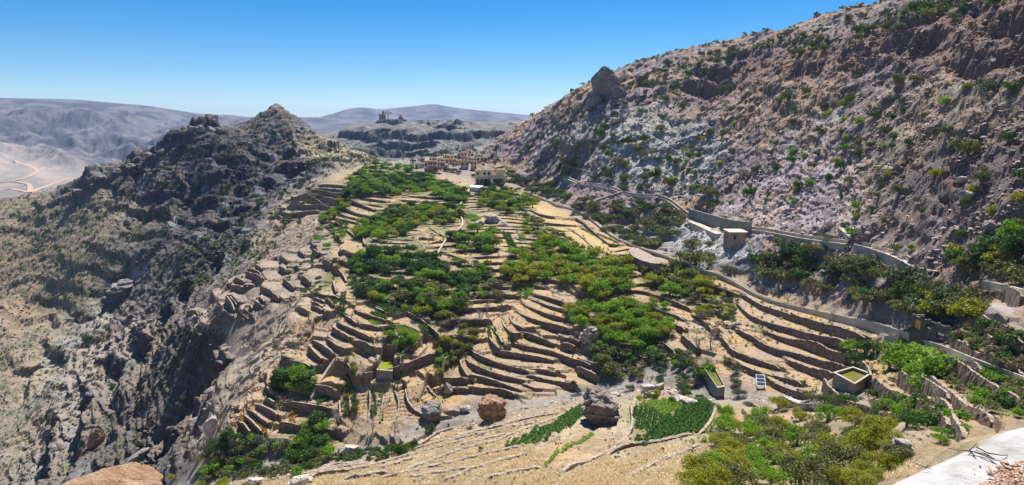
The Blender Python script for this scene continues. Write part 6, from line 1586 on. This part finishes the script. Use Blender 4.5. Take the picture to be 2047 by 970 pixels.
# scattered boulders, each its own
bi = []
BM = [rock_np(200 + k, 3, 12, .08) for k in range(6)]
BMESH = {}
for poly, n_, dpx, (r0, r1), mats in [
 ([(1060,300),(1180,215),(1420,120),(1700,60),(2000,10),(2047,470),(1800,520),(1500,440),(1200,360),(1050,345)], 110, 12, (.5,1.5), ['rock','rock_pale','rock_grey']),
 ([(440,945),(700,915),(960,840),(1180,785),(1300,770),(1440,800),(1300,790),(1120,800),(960,850),(760,900),(560,950)], 44, 9, (.35,1.0), ['rock_pale','rock','rock_grey']),
 ([(250,560),(420,620),(460,760),(380,930),(100,960),(0,800),(60,600)], 40, 14, (1.0,3.0), ['rock','rock_grey']),
 ([(560,440),(700,500),(640,640),(540,840),(480,780),(600,600)], 26, 12, (.3,.8), ['rock_pale','rock']),
 ([(1420,600),(1480,640),(1440,700),(1380,640)], 18, 9, (.5,1.2), ['rock','rock_red','rock_pale'])]:
    for u, v, p in scatter(poly, n_, dpx, reg=False, rmin=55):
        mt = pr.choice(mats); k = pr.randrange(6); key = (mt, k)
        if key not in BMESH: BMESH[key] = mesh_np("loose_boulder", BM[k][0], BM[k][1], M[mt], link=False)
        rad = pr.uniform(r0, r1) * pr.uniform(.6, 1)
        o = bpy.data.objects.new("loose_boulder", BMESH[key]); C.objects.link(o); o.location = p; o.rotation_euler = (pr.uniform(-.4, .4), pr.uniform(-.4, .4), pr.uniform(0, 6.28)); o.scale = (rad * pr.uniform(.8, 1.6), rad, rad * pr.uniform(.5, .9))
        bi.append((o, "%s %s boulder" % ("small" if rad < .7 else "large", {'rock': 'brown-grey', 'rock_pale': 'pale', 'rock_grey': 'dark grey', 'rock_red': 'reddish'}[mt]), u, v))
label_all(bi, "boulder", "loose boulders on the slopes and in the wadi"); print("boulders", len(bi))
# rubble
def rubble(name, polys, label, seed):
    rg_ = random.Random(seed); g = np.random.default_rng(seed)
    protos = []
    for k in range(6):
        V, F = rock_np(300 + k, 1, 8, .0); protos.append((V, F))
    vs, fs, cs = [], [], []; off = 0
    for poly, n_, (r0, r1), tint, fl in polys:
        for u, v, p in scatter(poly, n_, 0, rnd=rg_, reg=False, rmin=40):
            if name == 'scree':
                if noise3(np.array([p[0] / 16]), np.array([p[1] / 16]), 0, 5)[0] < rg_.uniform(-.5, .15): continue
            V, F = protos[rg_.randrange(6)]; s_ = (r0 + (r1 - r0) * rg_.random() ** 3.0) * (.45 + mpp(p) * 2.6); a = rg_.uniform(0, 6.28); ca, sa = math.cos(a), math.sin(a)
            W_ = V * np.array([s_ * rg_.uniform(.9, 1.7), s_, s_ * fl * rg_.uniform(.6, 1.2)])
            t = rg_.uniform(-.5, .5); W_ = np.stack([W_[:, 0], W_[:, 1] * math.cos(t) - W_[:, 2] * math.sin(t), W_[:, 1] * math.sin(t) + W_[:, 2] * math.cos(t)], 1)
            W_ = np.stack([W_[:, 0] * ca - W_[:, 1] * sa, W_[:, 0] * sa + W_[:, 1] * ca, W_[:, 2]], 1) + np.array(p)
            vs.append(W_); fs.append(F + off); off += len(V); c = np.array(tint) * rg_.uniform(.7, 1.35); cs.append(np.repeat(c[None], len(V), 0))
    o = mesh_np(name, np.concatenate(vs), np.concatenate(fs), M['stones'], attrs={"Col": ('POINT', np.concatenate(cs))}, kind="stuff"); o["label"] = label
GREYP = (1.1, .98, 1.0); TANP = (1.25, 1.0, .8); GRN = (1.1, 1.12, 1.05)
rubble("scree", [
 ([(960,330),(1060,280),(1180,205),(1420,110),(1700,50),(2047,0),(2047,480),(1860,560),(1600,490),(1400,430),(1200,365),(1050,355)], 7000, (.15,.8), GREYP, .5),
 ([(1400,400),(1500,330),(1650,260),(1760,320),(1760,440),(1650,480),(1500,455)], 1600, (.15,.7), GREYP, .35),
 ([(1090,330),(1180,230),(1330,220),(1480,300),(1420,400),(1330,400),(1200,370)], 1500, (.2,.9), GRN, .45),
 ([(1740,200),(1900,160),(2047,190),(2047,300),(1860,330),(1800,520),(1740,440)], 1300, (.12,.5), TANP, .5),
 ([(1280,480),(1400,440),(1500,470),(1520,540),(1600,560),(1520,580),(1400,530)], 900, (.1,.4), GRN, .5)], "loose broken stone covering the right mountain side", 21)
rubble("rubble", [
 ([(560,440),(700,440),(700,520),(640,640),(540,840),(430,900),(480,780),(600,600),(380,650),(430,570)], 2600, (.12,.5), TANP, .7),
 ([(440,950),(700,918),(960,842),(1180,788),(1300,765),(1440,800),(1300,800),(1120,815),(960,860),(760,905),(560,958)], 1600, (.12,.5), (1.3, 1.2, 1.1), .7),
 ([(560,480),(700,400),(950,400),(1150,440),(1480,590),(1700,660),(1640,760),(1440,720),(1200,740),(1000,770),(860,830),(560,860),(480,860),(600,640)], 3500, (.1,.35), TANP, .7),
 ([(0,400),(200,350),(400,260),(552,225),(640,270),(640,360),(520,440),(430,560),(470,690),(400,900),(300,970),(0,970)], 3500, (.25,.9), (.48, .42, .39), .7),
 ([(420,965),(760,905),(1130,805),(1120,860),(1130,970),(420,985)], 900, (.06,.25), TANP, .7),
 ([(1480,740),(1700,760),(1900,850),(1700,830),(1500,800)], 700, (.1,.5), (1.2, 1.1, 1.05), .7)], "loose stones on the terraces, spur and canyon sides", 22)

# ------------------------------------------------------------------ foreground
# whitewashed rough ledge at lower right
edge = [on_plane(u, v, -.80) for u, v in ((1640,1010),(1700,985),(1735,968),(1800,936),(1850,914),(1890,898),(1930,879),(1965,866),(1985,851),(2010,842),(2047,834),(2120,815),(2250,790))]
E = resample(edge, .02); T = np.gradient(E, axis=0); T /= np.linalg.norm(T, axis=1)[:, None] + 1e-9; N = np.stack([T[:, 1], -T[:, 0]], 1)
if (N[len(N) // 2] @ np.array([E[len(E) // 2][0], E[len(E) // 2][1]])) > 0: N = -N      # towards the viewer = onto the ledge
prof = [(-.05, -1.2), (-.03, -.5), (-.03, -.2), (-.015, -.08), (.0, -.035), (.03, -.008)] + [(.06 + .05 * k, .0) for k in range(22)] + [(1.16, -1.2)]
m_, K_ = len(E), len(prof); rows = []
for a, b in prof: rows.append(np.stack([E[:, 0] + N[:, 0] * a, E[:, 1] + N[:, 1] * a, np.full(m_, -.80 + b)], 1))
V = np.stack(rows, 1)
nn = fbm(V[..., 0] * 3, V[..., 1] * 3, V[..., 2] * 3, 5, 400); nn2 = fbm(V[..., 0] * 16, V[..., 1] * 16, V[..., 2] * 16, 4, 410)
V[..., 2] += .03 * nn + .010 * nn2; V[..., 0] += N[:, None, 0] * (.035 * nn + .012 * nn2) * (np.arange(K_) < 6)[None]; V[..., 1] += N[:, None, 1] * (.035 * nn + .012 * nn2) * (np.arange(K_) < 6)[None]
aa = (np.arange(m_ - 1)[:, None] * K_ + np.arange(K_ - 1)[None]).reshape(-1)
o = mesh_np("stone_ledge", V.reshape(-1, 3), np.stack([aa, aa + K_, aa + K_ + 1, aa + 1], -1), M['whitewash'], smooth=True, loc=tuple(V[m_ // 2, 10]))
tag(o, "rough sunlit white ledge filling the lower right corner", "ledge"); o["kind"] = "thing"
def on_ledge(u, v):
    z = -.80
    for _ in range(4):
        q = on_plane(u, v, z); a_x = np.array([q[0] * 1.0]); a_y = np.array([q[1] * 1.0]); b_z = np.array([-.80])
        z = -.80 + .03 * float(fbm(a_x * 3, a_y * 3, b_z * 3, 5, 400)[0]) + .010 * float(fbm(a_x * 16, a_y * 16, b_z * 16, 4, 410)[0]) + .003
    return Vector((q[0], q[1], z))
def twig(label, chains, mat, r0):
    mb = MB()
    for ch in chains:
        P_ = [on_ledge(u, v) + Vector((0, 0, .001 + .002 * ((i * 7) % 3))) for i, (u, v) in enumerate(ch)]
        for i in range(len(P_) - 1): mb.tube(P_[i], P_[i + 1], r0 * (1 - .7 * i / len(P_)), r0 * (1 - .7 * (i + 1) / len(P_)), 6)
    c = on_ledge(*chains[0][0]); mb.v = [tuple(Vector(q) - c) for q in mb.v]; o = mb.build("twig", mat, None, c); tag(o, label, "twig"); return o
twig("long forked dry twig lying on the white ledge", [[(2060,955),(2030,938),(2000,926),(1985,919),(1965,912),(1940,905),(1915,901),(1898,898)], [(1990,921),(1975,912),(1950,908),(1925,902)], [(2000,926),(2012,938),(2028,948)], [(1935,903),(1945,896),(1952,890)], [(1940,905),(1950,914)], [(1952,895),(1975,908),(2000,914),(2015,911)]], M['twig'], .0019)
twig("short thin twig lying near the edge of the white ledge", [[(1830,928),(1845,935),(1863,942)], [(1848,936),(1858,933)]], M['twig'], .0012)
g = random.Random(4); vs = []; fs = []
for k in range(500):
    u = g.gauss(2030, 26); v = g.gauss(955, 14)
    if v < 925: continue
    c = on_ledge(u, v); a = g.uniform(0, 6.28); l = g.uniform(.004, .012); w_ = l * .3; d_ = Vector((math.cos(a), math.sin(a), g.uniform(-.2, .5))).normalized(); s_ = Vector((-d_.y, d_.x, g.uniform(-.3, .3)))
    c = c + Vector((0, 0, g.uniform(.001, .008))); b = len(vs); vs += [tuple(c - d_ * l), tuple(c - s_ * w_ + Vector((0, 0, .003))), tuple(c + d_ * l), tuple(c + s_ * w_ + Vector((0, 0, .003)))]; fs.append((b, b + 1, b + 2, b + 3))
o = mesh_np("dead_leaves", np.array(vs), np.array(fs), leaf_mat("fallen_leaves", (.45,.24,.14), (.72,.52,.38)), attrs={"leafrand": ('FACE', np.random.default_rng(1).uniform(0, 1, len(fs)))}, kind="stuff"); o["label"] = "dry leaves and bits gathered on the ledge corner"
# orange rock at lower left, a crag rising from the near hill
th = float(ray(165, 950)[0]); r_ = 20.0; ztop = r_ * float(ray(175, 948)[1])
V, F = rock_np(71, 6, 11, .05, (1.5, 1.3, 1.0), .5)
V[:, 2] -= .22 * np.maximum(0, -V[:, 0]) ** 1.2
nn = fbm(V[:, 0] * 1.2, V[:, 1] * 1.2, V[:, 2] * 3, 5, 71); V *= (1 + .06 * nn[:, None])
a = -th; ca, sa = math.cos(a), math.sin(a); V = np.stack([V[:, 0] * ca - V[:, 1] * sa, V[:, 0] * sa + V[:, 1] * ca, V[:, 2]], 1)
V[:, 2] = np.where(V[:, 2] < -.3, -.3 + (V[:, 2] + .3) * 7, V[:, 2])
o = mesh_np("foreground_rock", V, F, M['sandstone']); o.location = (r_ * math.sin(th), r_ * math.cos(th), ztop - V[:, 2].max()); tag(o, "pale orange weathered rock at the lower left corner", "rock")

# ------------------------------------------------------------------ haze
zmin = float(Land.Z.min()) - 1.0; zmax = float(Land.Z.max()) + 60.0
hb = MB(); hb.box(-9200, 9200, -60, 9800, zmin, zmax)
hm = bpy.data.materials.new("haze"); hm.use_nodes = True; hn = hm.node_tree.nodes; hn.remove(hn["Principled BSDF"])
pv = hn.new("ShaderNodeVolumePrincipled"); pv.inputs["Color"].default_value = (.42, .58, 1.0, 1); pv.inputs["Density"].default_value = 0.00007; pv.inputs["Anisotropy"].default_value = .2
hm.node_tree.links.new(pv.outputs[0], hn["Material Output"].inputs["Volume"])
ho = hb.build("haze", hm); ho["kind"] = "stuff"; ho["label"] = "thin blue air haze over the far mountains"
print("objects", len(bpy.data.objects))
